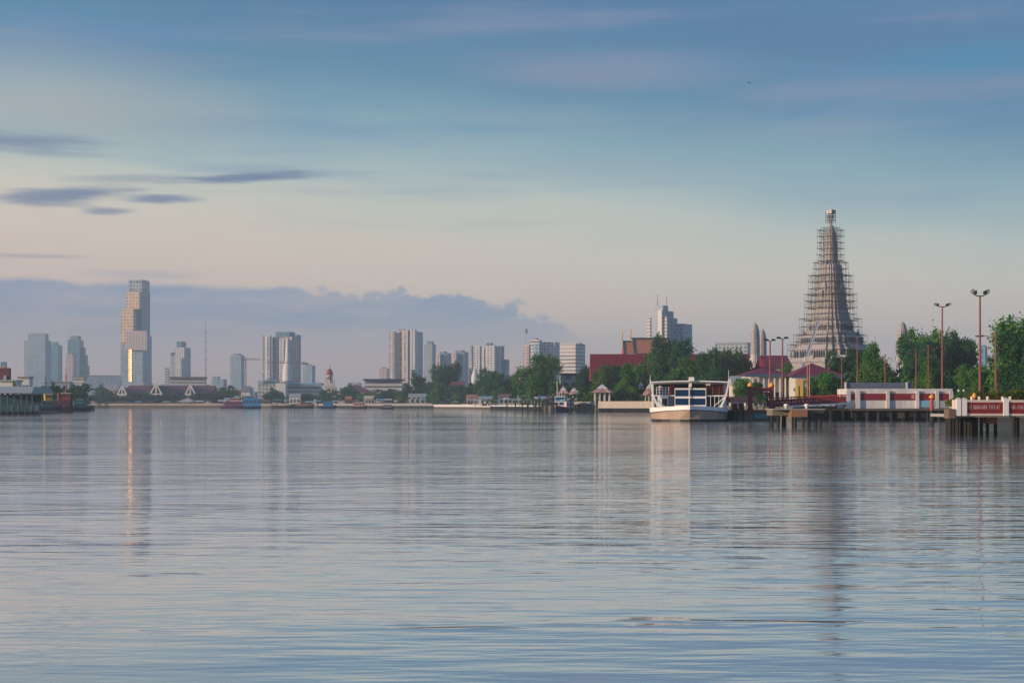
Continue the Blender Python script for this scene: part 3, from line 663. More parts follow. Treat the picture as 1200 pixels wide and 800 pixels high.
for side in range(4):      # stair flights up the middle of each face and porches at mid height
    an = side*math.pi/2; c, s_ = math.cos(an), math.sin(an)
    rot = lambda a, b_, z_: (a*c-b_*s_, a*s_+b_*c, z_)
    m = MB(); n_ = 16
    for k in range(n_):
        h = 62-(62-30)*k/n_; y0 = 440-(440-389)*k/n_; w_ = 3.2*s
        r1, r0_ = HR(h), HR(26)
        m.add([rot(r0_, -w_, zz(472)), rot(r1, -w_, zz(472)), rot(r1, w_, zz(472)), rot(r0_, w_, zz(472)),
               rot(r0_, -w_, zz(y0)), rot(r1, -w_, zz(y0)), rot(r1, w_, zz(y0)), rot(r0_, w_, zz(y0))],
              [(0,3,2,1),(4,5,6,7),(0,1,5,4),(1,2,6,5),(2,3,7,6),(3,0,4,7)])
    m.build('staircase', STONE, pr)
    p = MB(); r1 = HR(15.5); w_ = 3.4*s
    zb, zt_ = zz(352), zz(336)
    p.add([rot(r1*0.6, -w_, zb), rot(r1*1.22, -w_, zb), rot(r1*1.22, w_, zb), rot(r1*0.6, w_, zb),
           rot(r1*0.6, -w_, zt_), rot(r1*1.18, -w_, zt_), rot(r1*1.18, w_, zt_), rot(r1*0.6, w_, zt_), rot(r1*0.6, 0, zz(326)), rot(r1*1.0, 0, zz(326))],
          [(0,3,2,1),(0,1,5,4),(1,2,6,5),(2,3,7,6),(3,0,4,7),(4,5,9,8),(5,6,9),(6,7,8,9),(7,4,8)])
    pp = p.build('porch', STONE, pr)
    q = MB(); e = r1*1.225
    q.add([rot(e, -w_*0.4, zb+1), rot(e, w_*0.4, zb+1), rot(e*0.99, w_*0.4, zz(341)), rot(e*0.99, -w_*0.4, zz(341)), rot(e*0.9, -w_*0.4, zb+1), rot(e*0.9, w_*0.4, zb+1)], [(0,1,2,3),(0,4,5,1)])
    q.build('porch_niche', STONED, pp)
    # shoulder turret at the foot of the slender spire, one per face
    tt = MB(); rr = HR(12.6)*0.93
    cx_, cy_ = rr*c, rr*s_
    tt.lathe([(2.6*s, zz(325)), (2.6*s, zz(316)), (2.0*s, zz(312)), (1.1*s, zz(308.5)), (0.2, zz(305))], cx_, cy_, 8); tt.build('turret', STONE, pr)
    dcx, dcy = HR(37)*0.7*(c-s_), HR(37)*0.7*(s_+c)
    MB().lathe([(3.4*s, zz(410)), (3.4*s, zz(400)), (2.8*s, zz(394)), (1.4*s, zz(389)), (0.2, zz(386))], dcx, dcy, 8).build('corner_turret', STONE, pr)
MB().tube((0, 0, zz(266)), (0, 0, zz(252)), 0.45, 8, 0.2).build('finial', GREY, pr)

# scaffolding: its own thing, one frame per lift-group
sf = thing('scaffolding', 'steel scaffolding stepped around the great prang with boxed top', 'scaffolding', (wx(CX, Y), Y, GZ), pr.rotation_euler.z)
def frame(hs, y0, y1, lift, bays, layers=1):
    """square cage; hs = silhouette half width (px)"""
    a = hs*s/1.40; m = MB(); r = 0.06; rd = 0.06
    z0, z1 = zz(y0), zz(y1); nl = max(1, round((z1-z0)/(lift*s))); step = (z1-z0)/nl
    for f in range(4):
        an = f*math.pi/2; c, s_ = math.cos(an), math.sin(an); rt = lambda p, q, z_: (p*c-q*s_, p*s_+q*c, z_)
        for k in range(bays+1):
            v_ = -a+2*a*k/bays
            if k < bays: m.tube(rt(a, v_, z0-0.3), rt(a, v_, z1+random.uniform(0.3, 1.3)), r, 3)
        for l in range(nl+1):
            zc = z0+l*step; e = random.uniform(0.1, 0.6)
            m.tube(rt(a, -a-e, zc), rt(a, a+e, zc), rd, 3); 
        for k in range(0, bays, 3):
            v0, v1 = -a+2*a*k/bays, -a+2*a*(k+1)/bays
            for l in range(0, nl, 2): m.tube(rt(a, v0, z0+l*step), rt(a, v1, z0+(l+1)*step), 0.05, 3)
    return m.build('scaffold_frame', SCAF, sf), a, z0, step, nl
def planks(a, inner, z0, step, nl):
    m = MB()
    for l in range(nl+1):
        zc = z0+l*step
        for f in range(4):
            an = f*math.pi/2; c, s_ = math.cos(an), math.sin(an); rt = lambda p, q, z_: (p*c-q*s_, p*s_+q*c, z_)
            i = a-0.45
            m.add([rt(i, -a+0.02*f, zc), rt(a, -a+0.02*f, zc), rt(a, a-0.1, zc), rt(i, a-0.1, zc), rt(i, -a+0.02*f, zc+0.12), rt(a, -a+0.02*f, zc+0.12), rt(a, a-0.1, zc+0.12), rt(i, a-0.1, zc+0.12)],
                  [(0,3,2,1),(4,5,6,7),(0,1,5,4),(1,2,6,5),(2,3,7,6),(3,0,4,7)])
    m.build('walkway', WOOD, sf)
for hs, y0, y1, bays in ((10.6, 308, 267, 2), (15.6, 306, 270, 3), (20.5, 345, 308, 6), (26.0, 362, 323, 6), (30.5, 376, 345, 7), (36.5, 392, 374, 8), (43.0, 408, 393, 9), (50.0, 424, 404, 10)):
    o_, a, z0, st_, nl = frame(hs, y0, y1, 7.3, bays+2)
    if hs > 12: planks(a, 0, z0, st_, nl)
m = MB(); a = 5.6*s/1.4
for f in range(4):
    an = f*math.pi/2; c, s_ = math.cos(an), math.sin(an); rt = lambda p, q, z_: (p*c-q*s_, p*s_+q*c, z_)
    for k in range(3): v_ = -a+a*k; m.tube(rt(a, v_, zz(262)), rt(a, v_, zz(246)), 0.12, 4)
    for yy in (258, 255, 253): m.tube(rt(a, -a, zz(yy)), rt(a, a, zz(yy)), 0.12, 4)
m.build('top_cage', SCAF, sf)
B(-a*1.02, a*1.02, -a*1.02, a*1.02, zz(250.6), zz(246.2)).build('top_box', GREY, sf)
MB().tube((0, 0, zz(254)), (0, 0, zz(253.2)), a, 4).build('top_deck', WOOD, sf)
# white material hoist chute leaning on the scaffolding
p0, p1 = W(939, 437, 552), W(959, 377, 566); hc = thing('hoist_chute', 'long white hoist rail leaning against the lower scaffolding', 'hoist', (p0.x, p0.y, GZ))
q0, q1 = p0-Vector((p0.x, p0.y, GZ)), p1-Vector((p0.x, p0.y, GZ)); q0b = q0+(q0-q1)*0.35; q0b.z = max(q0b.z, 0.1)
m = MB()
for k in (-0.55, 0.55): m.tube(q0b+Vector((k, 0, 0)), q1+Vector((k, 0, 0)), 0.2, 4, 0.14)
for i in range(34): c = q0b.lerp(q1, i/33); m.tube(c+Vector((-0.55, 0, 0)), c+Vector((0.55, 0, 0)), 0.1, 4)
m.add([tuple(q0b+Vector((-0.5, 0.1, 0))), tuple(q0b+Vector((0.5, 0.1, 0))), tuple(q1+Vector((0.5, 0.1, 0))), tuple(q1+Vector((-0.5, 0.1, 0))), tuple(q0b+Vector((-0.5, 0.3, 0))), tuple(q0b+Vector((0.5, 0.3, 0))), tuple(q1+Vector((0.5, 0.3, 0))), tuple(q1+Vector((-0.5, 0.3, 0)))], [(0,1,2,3),(7,6,5,4),(0,4,5,1),(1,5,6,2),(2,6,7,3),(3,7,4,0)])
m.build('rail', pbr('dull_white_steel', (0.5, 0.5, 0.5)), hc); m = MB(); c = q0b.lerp(q1, 0.45); m.box(c.x-0.8, c.x+0.8, c.y-1.2, c.y-0.2, c.z-1, c.z+1); m.build('hoist_car', WHITE, hc)
# ------------------------------------------------------------------ trees
def crown_mesh(name, nleaf, leaf, seed, lobes, mat, flat=0.0, droop=0.0, zlo=0.22):
    """unit crown: radius about 1, height 0..1; leaf-sized quads gathered in twig clumps on several boughs"""
    rg = np.random.default_rng(seed)
    L = []
    for i in range(lobes):
        an = rg.uniform(0, 2*np.pi); rr = rg.uniform(0.2, 0.78)**0.8; zz_ = rg.uniform(zlo+0.10, 0.82)
        rr *= 1.0 if zz_ < 0.66 else max(0.35, 1-(zz_-0.66)*2.2)
        L.append((rr*np.cos(an), rr*np.sin(an), zz_, rg.uniform(0.20, 0.42)))
    L.append((0.1, 0, 0.66, 0.42)); L.append((0, 0, 0.45, 0.55))
    L = np.array(L); ncl = max(30, nleaf//22)
    wts = L[:, 3]**2; idx = rg.choice(len(L), ncl, p=wts/wts.sum())
    dv = rg.normal(size=(ncl, 3)); dv /= np.linalg.norm(dv, axis=1)[:, None]
    rad = L[idx, 3]*rg.uniform(0.25, 1.0, ncl)**0.6
    cc = L[idx, :3]+dv*rad[:, None]*np.array([1, 1, 0.46]); cs = rg.uniform(0.035, 0.10, ncl)
    li = rg.integers(0, ncl, nleaf); dd = rg.normal(size=(nleaf, 3))*np.array([1, 1, 0.42])
    p = cc[li]+dd*cs[li][:, None]*0.8
    if droop: p[:, 2] -= droop*np.abs(dd[:, 0])*0.05
    p[:, 2] = np.maximum(p[:, 2], zlo*0.6+0.1*rg.random(nleaf))
    out = p-np.array([0, 0, 0.5]); out /= (np.linalg.norm(out, axis=1)[:, None]+1e-6)
    nn = out*0.5+rg.normal(size=(nleaf, 3))*0.7+np.array([0, 0, 0.3]); nn /= np.linalg.norm(nn, axis=1)[:, None]
    u = np.cross(nn, rg.normal(size=(nleaf, 3))); u /= np.linalg.norm(u, axis=1)[:, None]; v = np.cross(nn, u)
    rad_ = np.hypot(p[:, 0], p[:, 1]); p[:, :2] /= np.percentile(rad_, 97); sc_ = np.percentile(rad_, 97)
    zl, zh = np.percentile(p[:, 2], 1), np.percentile(p[:, 2], 99.5); p[:, 2] = np.maximum(0.02, zlo*0.45+(p[:, 2]-zl)*(0.985-zlo*0.45)/(zh-zl))
    sz = leaf*rg.uniform(0.6, 1.3, nleaf)[:, None]; zs = np.array([1, 1, 0.5])
    V = np.empty((nleaf, 4, 3)); V[:, 0] = p-u*sz*zs; V[:, 1] = p-v*sz*0.55*zs; V[:, 2] = p+u*sz*zs; V[:, 3] = p+v*sz*0.55*zs
    me = bpy.data.meshes.new(name); me.vertices.add(nleaf*4); me.vertices.foreach_set('co', V.reshape(-1))
    me.loops.add(nleaf*4); me.loops.foreach_set('vertex_index', np.arange(nleaf*4, dtype=np.int32))
    me.polygons.add(nleaf); me.polygons.foreach_set('loop_start', np.arange(0, nleaf*4, 4, dtype=np.int32))
    me.polygons.foreach_set('loop_total', np.full(nleaf, 4, dtype=np.int32)); me.update(); me.validate()
    me.materials.append(mat); return me, L
def trunk_mesh(L, seed):
    m = MB(); rd = random.Random(seed)
    m.tube((0, 0, 0), (0.02, 0.01, 0.30), 0.055, 7, 0.04)
    for (a, b_, c, r_) in L[:7]: m.tube((0.02, 0.01, 0.26), (a*0.45, b_*0.45, 0.26+(c-0.26)*0.55), 0.03, 5, 0.02); m.tube((a*0.45, b_*0.45, 0.26+(c-0.26)*0.55), (a*0.9, b_*0.9, c), 0.02, 4, 0.006)
    me = bpy.data.meshes.new('trunk'); me.from_pydata(m.v, [], m.f); me.materials.append(BARK); return me
PRO = {}
def proto(key, *a, **k):
    cm, L = crown_mesh('crown', *a, **k); PRO[key] = (cm, trunk_mesh(L, a[2]))
for i, (mt) in enumerate((LEAF, LEAFD, LEAF, LEAFD)): proto('near%d' % i, 26000, 0.040, 11+i, 17, mt)
for i, (mt) in enumerate((LEAF, LEAFD, LEAF, LEAFD, LEAFD)): proto('far%d' % i, 4200, 0.088, 31+i, 11, mt)
proto('light', 15000, 0.046, 51, 14, leafmat('leaf_light', (0.05, 0.11, 0.03), (0.12, 0.19, 0.045)), droop=1.0)
proto('shrub', 1500, 0.10, 61, 8, LEAF, zlo=0.0)
def tree(px0, px1, ytop, Y, key, label, name='tree', group=None, zb=GZ, yb=None):
    cm, tm = PRO[key]; root = thing(name, label, 'tree' if name != 'shrub' else 'shrub', (wx((px0+px1)/2, Y), Y, zb), random.uniform(0, 6.28), group)
    hw = (px1-px0)/2/F*Y; H = wz(ytop, Y)-zb
    root.scale = (hw*1.2, hw*1.2, H)
    for nm, me in (('crown', cm), ('trunk', tm)):
        o = bpy.data.objects.new(nm, me); COL.objects.link(o); o.parent = root
    return root
T = [ # near and middle distance, left to right
 (474, 508, 437, 1010, 'far1', 'broad dark tree left of the tall round tree, under the banded towers'),
 (505, 539, 426, 965, 'near1', 'tall dark rounded tree before the two orange edged blocks'),
 (502, 522, 448, 945, 'far0', 'lighter green low tree at the foot of the tall dark rounded tree'),
 (541, 572, 444, 850, 'far1', 'left tree of the dark row behind the small waterside house'),
 (560, 590, 433, 800, 'near3', 'middle and tallest tree of the dark row behind the small waterside house'),
 (582, 613, 439, 740, 'far3', 'right tree of the dark row behind the small waterside house'),
 (612, 659, 416, 590, 'near0', 'big round green tree standing before the white condominiums'),
 (655, 678, 452, 560, 'far2', 'small bushy tree under the concrete frame right of the big round tree'),
 (676, 700, 430, 540, 'near1', 'dark tree at the left end of the red gallery roof'),
 (690, 730, 428, 492, 'light', 'bright feathery tree before the left end of the red gallery roof'),
 (722, 758, 426, 492, 'near2', 'mid green tree before the middle of the red gallery roof'),
 (718, 748, 446, 484, 'near0', 'dark bushy tree between the two ornate white pavilions'),
 (764, 812, 395, 475, 'near1', 'tall spreading tree covering the right end of the orange temple roof'),
 (752, 790, 412, 490, 'light', 'feathery tree standing left below the tall spreading temple tree'),
 (790, 826, 420, 440, 'near0', 'green tree directly above the ferry roof'),
 (812, 852, 411, 430, 'near3', 'broad tree behind the right half of the ferry'),
 (842, 884, 410, 440, 'light', 'broad light tree left of the touching pair of small prangs'),
 (858, 892, 444, 300, 'near2', 'yellowish bushy tree behind the red pier gate'),
 (912, 934, 426, 370, 'near0', 'small green tree between the two red hip roofs'),
 (946, 982, 437, 262, 'near2', 'round green tree before the right hip roofed hall'),
 (930, 952, 452, 270, 'far2', 'low shrubby tree beside the yellow pillars'),
 (970, 1002, 414, 330, 'near1', 'dark tree overlapping the right foot of the great prang'),
 (990, 1018, 410, 350, 'near3', 'dark tree right of the great prang, half behind the rounder tree'),
 (1004, 1046, 404, 300, 'near0', 'rounded green tree behind the white pier wall'),
 (1054, 1092, 396, 320, 'near1', 'dark broad tree just left of the first tall red lamp post'),
 (1056, 1112, 387, 340, 'near2', 'tallest tree of the clump behind the first tall red lamp post'),
 (1100, 1144, 391, 330, 'near3', 'dark tree between the two tall red lamp posts'),
 (1074, 1110, 420, 280, 'near0', 'lower green tree behind the white finials of the pier wall'),
 (1158, 1192, 410, 260, 'near3', 'mid height dark tree just right of the tallest lamp post'),
 (1160, 1240, 371, 235, 'near0', 'large tree filling the right edge of the picture'),
 (1176, 1240, 392, 215, 'near1', 'dark overhanging tree cut by the right picture edge'),
 (1122, 1160, 428, 240, 'near2', 'low dark tree behind the hedge under the tallest lamp post'),
]
for a, b_, c, Y, k, lb in T: tree(a, b_, c, Y, k, lb)
TL = [ # far bank and left bank
 (44, 66, 452, 600, 'far3', 'dark tree behind the moored tug with the brown mast'), (60, 84, 449, 700, 'far1', 'dark tree right behind the red wheelhouse'),
 (80, 106, 450, 800, 'far3', 'broad dark tree behind the small teal boat'), (108, 142, 452, 1260, 'far1', 'broad dark tree just left of the purple roofed hall'),
 (146, 178, 461, 1200, 'far3', 'tree below the left part of the purple roof'), (192, 222, 462, 1200, 'far1', 'tree below the middle of the purple roof'),
 (228, 252, 461, 1190, 'far4', 'tree at the right end of the purple roofed hall'), (250, 274, 452, 1220, 'far0', 'rounded tree right of the purple roofed hall'),
 (304, 332, 455, 1190, 'far1', 'dark rounded tree under the green roofed hall'), (352, 372, 461, 1160, 'far3', 'low dark tree before the banded low office'),
 (374, 394, 456, 1120, 'far4', 'dark tree in front of the dome church'), (396, 430, 451, 1120, 'far1', 'broad dark tree before the red brown church hall roof'),
 (416, 438, 460, 1080, 'far2', 'low green tree right of the red brown church hall roof'), (436, 468, 456, 1060, 'far3', 'wide dark tree below the flat roofed banded office'),
 (462, 482, 457, 1000, 'far0', 'small green tree right below the banded office'), (576, 598, 448, 760, 'far4', 'dark lower tree behind the waterside house roof'),
 (642, 662, 446, 560, 'far3', 'dark tree at right foot of the big round tree'), (600, 622, 444, 670, 'far1', 'dark tree left foot of the big round tree')]
for a, b_, c, Y, k, lb in TL: tree(a, b_, c, Y, k, lb)
rr_ = random.Random(5)
for i in range(46):      # small far trees strung along the opposite bank, nothing tells them apart
    px = 50+i*11.2+rr_.uniform(-4, 4); w_ = rr_.uniform(9, 17); Y = 1235+rr_.uniform(0, 60) if px < 480 else 1010+rr_.uniform(0, 40)
    tree(px-w_/2, px+w_/2, rr_.uniform(460, 467.5), Y, 'far%d' % rr_.randrange(5), 'small hazy tree in the low tree line of the far bank', group='small trees along the far bank')
for i in range(25):
    px = 690+i*21+rr_.uniform(-6, 6); w_ = rr_.uniform(30, 44)
    if 865 < px < 985: continue
    tree(px-w_/2, px+w_/2, rr_.uniform(440, 452) if px < 880 else rr_.uniform(426, 446), 300+rr_.uniform(-12, 20) if px > 880 else 488, 'far%d' % rr_.randrange(5), 'low dark tree filling the gaps under the taller temple trees', group='low trees under the temple trees')
for (a, b_, c, Y, lb) in ((694, 712, 462, 482, 'yellowish shrub left below the left ornate pavilion'), (750, 768, 462, 478, 'yellow green shrub at the right end of the concrete river wall'),
                          (684, 700, 458, 484, 'bright shrub right of the white and red boat'), (980, 996, 452, 262, 'small shrub at the left end of the white pier wall'), (1072, 1096, 446, 232, 'bright yellow green shrub left of the first tall lamp post')):
    tree(a, b_, c, Y, 'shrub', lb, 'shrub')
for i in range(24):
    px = 476+i*9.2+rr_.uniform(-4, 4); w_ = rr_.uniform(16, 26); Y = float(np.interp(px, (470, 508, 574, 630, 690), (1075, 965, 790, 605, 520)))+rr_.uniform(22, 40)
    tree(px-w_/2, px+w_/2, rr_.uniform(452, 462), Y, 'far%d' % rr_.randrange(5), 'low dark tree in the green mass behind the waterside sheds', group='low trees behind the middle bank sheds')
for i in range(16):
    px = 52+i*14+rr_.uniform(-4, 4); w_ = rr_.uniform(18, 28)
    tree(px-w_/2, px+w_/2, rr_.uniform(460.5, 466), 1196+rr_.uniform(-12, 12), 'far%d' % rr_.choice((1, 3, 4)), 'broad dark teal tree in the green band under the purple roof', group='trees in the band under the purple roof')
# low terrace houses and offices strung along the far bank
pal = [fH, fG, fB, fE, fA, CREAM, WHITE]
rfm = [BROWNROOF, GREYROOF, TERRA, GREY, REDROOF, TEALROOF]
def house(px0, px1, yt, Y, wm_, rm, label, group=None, pitched=True, zb=GZ):
    s = Y/F; root = thing('waterside_house', label, 'house', (wx((px0+px1)/2, Y), Y, zb), 0, group); hw = (px1-px0)/2*s; H = wz(yt, Y)-zb
    wh = H*0.68 if pitched else H*0.94; dp = max(6, hw*1.1)
    B(-hw*0.93, hw*0.93, 0.8, dp, 0, wh).build('wall', wm_, root)
    (MB().gable(-hw, hw, 0, dp+0.8, wh, H, 'x') if pitched else MB().box(-hw, hw, 0, dp+0.8, wh, H)).build('roof', rm, root)
    for k in (-0.55, 0, 0.55): B(k*hw-hw*0.12, k*hw+hw*0.12, 0.6, 0.85, wh*0.35, wh*0.75).build('window', BLACK, root)
    return root
for i in range(34):
    px = 46+i*13.6+rr_.uniform(-5, 5); w_ = rr_.uniform(8, 18); Y = (1330 if px < 470 else 1120)+rr_.uniform(0, 150)
    house(px-w_/2, px+w_/2, rr_.uniform(456, 466), Y, rr_.choice(pal), rr_.choice(rfm), 'small pale house half hidden in the far bank tree line', 'small houses behind the far bank trees', rr_.random() < 0.6)
for i in range(30):
    px = 20+i*15.6+rr_.uniform(-6, 6); w_ = rr_.uniform(9, 22); Y = 1800+rr_.uniform(0, 900)
    bld('distant_block', 'hazy low block on the horizon among other low blocks', 'building', Y, rr_.uniform(5, 20),
        [('body', px-w_/2, px+w_*0.3, px+w_/2, rr_.uniform(448, 460), None, rr_.choice([fA, fG, fB, fC, fD]))], 'hazy low blocks along the horizon')
HS = [(62, 82, 447, 900, fA, GREY, 'blue grey flat house behind the tugs, below the pinkish slab', False), (84, 99, 440.5, 1500, fE, GREY, 'white rounded banded block left of the long low blue building', False),
      (20, 34, 441, 700, WHITE, GREY, 'white flat block right of the dark red building', False), (262, 280, 466, 1180, CREAM, GREYROOF, 'cream house behind the purple boats', True),
      (282, 293, 452, 1200, WHITE, GREY, 'small white round roofed tower house above the blue boat', True), (338, 352, 461, 1150, WHITE, GREYROOF, 'small white and blue house under the banded low office', True),
      (404, 412, 464, 1095, pbr('faded_red', (0.22, 0.08, 0.07)), TERRA, 'small red shed on the far bank under the dark broad tree', True), (426, 440, 463.5, 1066, CREAM, CREAM, 'cream shelter with pale yellow roof right of the pink shed', True),
      (478, 500, 461, 990, fH, GREYROOF, 'pale grey house under the broad dark tree', True), (528, 545, 447, 940, TERRA, BROWNROOF, 'brick brown gable right of the tall dark rounded tree', True),
      (546, 560, 462, 840, CREAM, TERRA, 'cream waterside house left of the blue fronted house', True), (560, 582, 464, 780, WHITE, GREYROOF, 'long white shed left of the blue fronted house', True),
      (606, 624, 463, 640, fH, GREYROOF, 'grey shed right of the blue fronted house', True), (656, 688, 437, 600, fG, DCONC, 'unfinished concrete block between big round tree and temple trees', False)]
for a, b_, c, Y, wm_, rm, lb, pt in HS: house(a, b_, c, Y, wm_, rm, lb, None, pt)
# blue fronted house with red roof on posts
Y = 705; h_ = house(583, 602, 461.5, Y, pbr('faded_blue', (0.24, 0.34, 0.40)), pbr('faded_red_roof', (0.26, 0.12, 0.11)), 'blue fronted waterside house with red roof on piles', None, True)
# ------------------------------------------------------------------ river walls
def rwall(name, label, x0, x1, Y0, Y1, ytop, ymid, mat, low, cat='river wall', dep=1.5, posts=0):
    a, b_ = Vector((wx(x0, Y0), Y0, 0)), Vector((wx(x1, Y1), Y1, 0)); L = (b_-a).length; an = math.atan2(b_.y-a.y, b_.x-a.x)
    root = thing(name, label, cat, a, an); Ym = (Y0+Y1)/2
    B(0, L, 0, dep, wz(ymid, Ym), wz(ytop, Ym)).build('parapet', mat, root)
    B(0.05, L-0.05, 0.25, dep-0.1, -1, wz(ymid, Ym)).build('footing', low, root)
    for i in range(posts):
        x_ = (i+0.5)*L/posts; B(x_-0.25, x_+0.25, -0.12, 0.24, -1, wz(ymid, Ym)+0.02).build('pile', PILE if low is not CONC else CONC, root)
    return root
rwall('river_wall', 'long beige far bank river wall below the purple roofed hall', 108, 262, 1146, 1112, 472.4, 475.0, pbr('mottled_wall', (0.36, 0.29, 0.23), var=0.9, nscale=0.12), DCONC)
rwall('river_wall', 'far bank river wall right of the blue boat', 304, 372, 1112, 1095, 472.8, 475.6, CONC, DCONC)
rwall('river_wall', 'low dark far bank wall below the dome church', 373, 508, 1085, 950, 472.6, 475.3, CONC, PILE, posts=30)
rwall('river_wall', 'bright white river wall below the tall dark rounded tree', 508, 574, 930, 760, 473.8, 476.6, WHITE, DCONC)
rwall('river_wall', 'low dock with many dark piles under the small waterside houses', 574, 630, 740, 560, 474.5, 476.2, WHITE, PILE, posts=22)
rwall('river_wall', 'dark timber dock between the white red boat and concrete wall', 672, 702, 488, 478, 470.5, 473.8, CONC, PILE, posts=8)
rwall('river_wall', 'added shade-dark bank wall seen between the piles of the near right pier', 1112, 1394, 222, 150, 474, 476, PILE, PILE)  # added wall; its near-black colour stands for shade under the pier
rwall('river_wall', 'long blank concrete river wall on piles left of the ferry', 701, 768, 470, 462, 470.0, 478.2, CREAM, DCONC, posts=26)
for i, (px, py, tp) in enumerate(((632, 483, 464), (636, 483, 469), (641, 483.2, 467), (646.5, 483.4, 465.5), (648.2, 484, 462.5), (699.5, 483, 467), (627, 482, 472), (668.5, 483.6, 468), (594, 481, 467), (604, 481, 470), (612, 481.5, 469), (618, 481.6, 471))):
    Y = wl(py); H = wz(tp, Y); p = thing('mooring_pile', 'dark mooring pile standing in the water near the white red boat', 'pile', (wx(px, Y), Y, 0), 0, 'dark mooring piles near the white red boat')
    MB().tube((0, 0, -2), (0, 0, H), 0.30, 7, 0.26).build('post', PILE, p); MB().tube((0, 0, H), (0, 0, H+0.25), 0.34, 7, 0.1).build('cap', CONC, p)

def stall(px, Y, w_, h_, aw, label, group):
    root = thing('market_stall', label, 'stall', (wx(px, Y), Y, GZ-0.2), rr_.uniform(-0.3, 0.3), group); a = w_/2; q = h_
    m = MB(); m.add([(-a, -1.4, q*0.8), (a, -1.4, q*0.8), (a, 1.4, q), (-a, 1.4, q), (-a, -1.4, q*0.8+0.12), (a, -1.4, q*0.8+0.12), (a, 1.4, q+0.12), (-a, 1.4, q+0.12)], [(0,3,2,1),(4,5,6,7),(0,1,5,4),(1,2,6,5),(2,3,7,6),(3,0,4,7)]); m.build('awning', aw, root)
    B(-a*0.9, a*0.9, -0.6, 0.6, 0, q*0.38).build('counter', rr_.choice((WOOD, CREAM, GREY, DBLUE)), root)
    for sx in (-0.92, 0.92):
        for sy in (-1.2, 1.2): B(sx*a-0.05, sx*a+0.05, sy-0.05, sy+0.05, 0, q*0.8 if sy < 0 else q*0.97).build('pole', GREY, root)
aws = [WHITE, CREAM, LBLUE, pbr('faded_red', (0.22, 0.08, 0.07)), GREYROOF, pbr('brown_tarp', (0.16, 0.11, 0.08)), pbr('green_tarp', (0.05, 0.16, 0.12))]
def edge(px): return float(np.interp(px, (108, 262, 304, 372, 508, 574, 630, 700), (1146, 1112, 1112, 1095, 950, 745, 560, 488)))
for i in range(30):
    px = 112+i*13.2+rr_.uniform(-4, 4); Y = edge(px)+rr_.uniform(4, 14); stall(px, Y, rr_.uniform(3.5, 8), rr_.uniform(3.0, 5.0), rr_.choice(aws), 'small awning stall close behind the far bank wall', 'small awning stalls along the far bank')
for i in range(22):
    px = 510+i*8.6+rr_.uniform(-2.5, 2.5); Y = edge(px)+rr_.uniform(4, 12); stall(px, Y, rr_.uniform(2.5, 5), rr_.uniform(2.6, 4.2), rr_.choice(aws), 'small awning stall on the bank between the white wall and red boat', 'small awning stalls along the middle bank')
for i in range(20):
    px = 576+i*5.4+rr_.uniform(-1.5, 1.5); Y = edge(px)-rr_.uniform(3, 14); p = thing('jetty_pile', 'dark thin jetty pile in front of the low many piled dock', 'pile', (wx(px, Y), Y, 0), 0, 'thin jetty piles before the middle bank dock')
    H = rr_.uniform(1.8, 4.2); MB().tube((0, 0, -2), (0, 0, H), 0.2, 6, 0.17).build('post', PILE, p); MB().tube((0, 0, H), (0, 0, H+0.2), 0.23, 6, 0.1).build('cap', CONC if i % 3 == 0 else PILE, p)
# ------------------------------------------------------------------ pavilions
def pavilion(px0, px1, ytop, yeave, Y, label, roofm, base=True, tiers=2, cat='pavilion'):
    s = Y/F; root = thing('pavilion', label, cat, (wx((px0+px1)/2, Y), Y, GZ), 0); hw = (px1-px0)/2*s; zz = lambda py: wz(py, Y)-GZ
    ze, zt = zz(yeave), zz(ytop)
    B(-hw*0.8, hw*0.8, -hw*0.8, hw*0.8, 0, 0.35).build('plinth', CONC, root)
    for a in (-0.68, -0.23, 0.23, 0.68):
        for c in (-0.68, 0.68): B(a*hw-0.16, a*hw+0.16, c*hw-0.16, c*hw+0.16, 0.34, ze).build('column', WHITE, root)
    h = zt-ze; m = MB()
    m.add([(-hw, -hw, ze), (hw, -hw, ze), (hw, hw, ze), (-hw, hw, ze), (-hw*.45, -hw*.45, ze+h*0.42), (hw*.45, -hw*.45, ze+h*0.42), (hw*.45, hw*.45, ze+h*0.42), (-hw*.45, hw*.45, ze+h*0.42)],
          [(0,3,2,1),(4,5,6,7),(0,1,5,4),(1,2,6,5),(2,3,7,6),(3,0,4,7)])
    m.build('roof', roofm, root)
    u = MB(); hh = hw*0.52
    u.add([(-hh, -hh, ze+h*.44), (hh, -hh, ze+h*.44), (hh, hh, ze+h*.44), (-hh, hh, ze+h*.44), (0, 0, ze+h*0.92)], [(0,3,2,1),(0,1,4),(1,2,4),(2,3,4),(3,0,4)]); u.build('upper_roof', WHITE if tiers > 1 else roofm, root)
    g = MB()
    for k in (-1, 1): g.tube((k*hw*0.62, -hw-0.15, ze+0.02), (0, -hw*0.95, ze+h*0.6), 0.14*max(1, s*2), 4)
    g.build('gable_trim', WHITE, root)
    MB().tube((0, 0, ze+h*0.86), (0, 0, zt), 0.16, 5, 0.04).build('finial', GOLD, root)
PINK = pbr('pink_tile', (0.55, 0.28, 0.25), 0.7, var=0.5, nscale=1.2)
pavilion(693, 718, 449, 460, 477, 'ornate pink and white pavilion behind the left end of concrete wall', PINK)
pavilion(745, 757, 446.5, 456, 486, 'small ornate white pavilion left of the ferry, farther from it', PINK)
pavilion(753, 771, 446, 463, 476, 'ornate pink white pavilion touching the ferry left edge', PINK)
pavilion(653, 667, 452, 461, 540, 'left pink white roofed pavilion behind the white red boat', PINK)
pavilion(664, 683, 452, 463, 535, 'pink white pavilion with pale gables right behind the white red boat', PINK)
pavilion(103, 112, 464.5, 470, 1140, 'tiny white gabled pavilion at the left end of the beige wall', BROWNROOF, tiers=1)
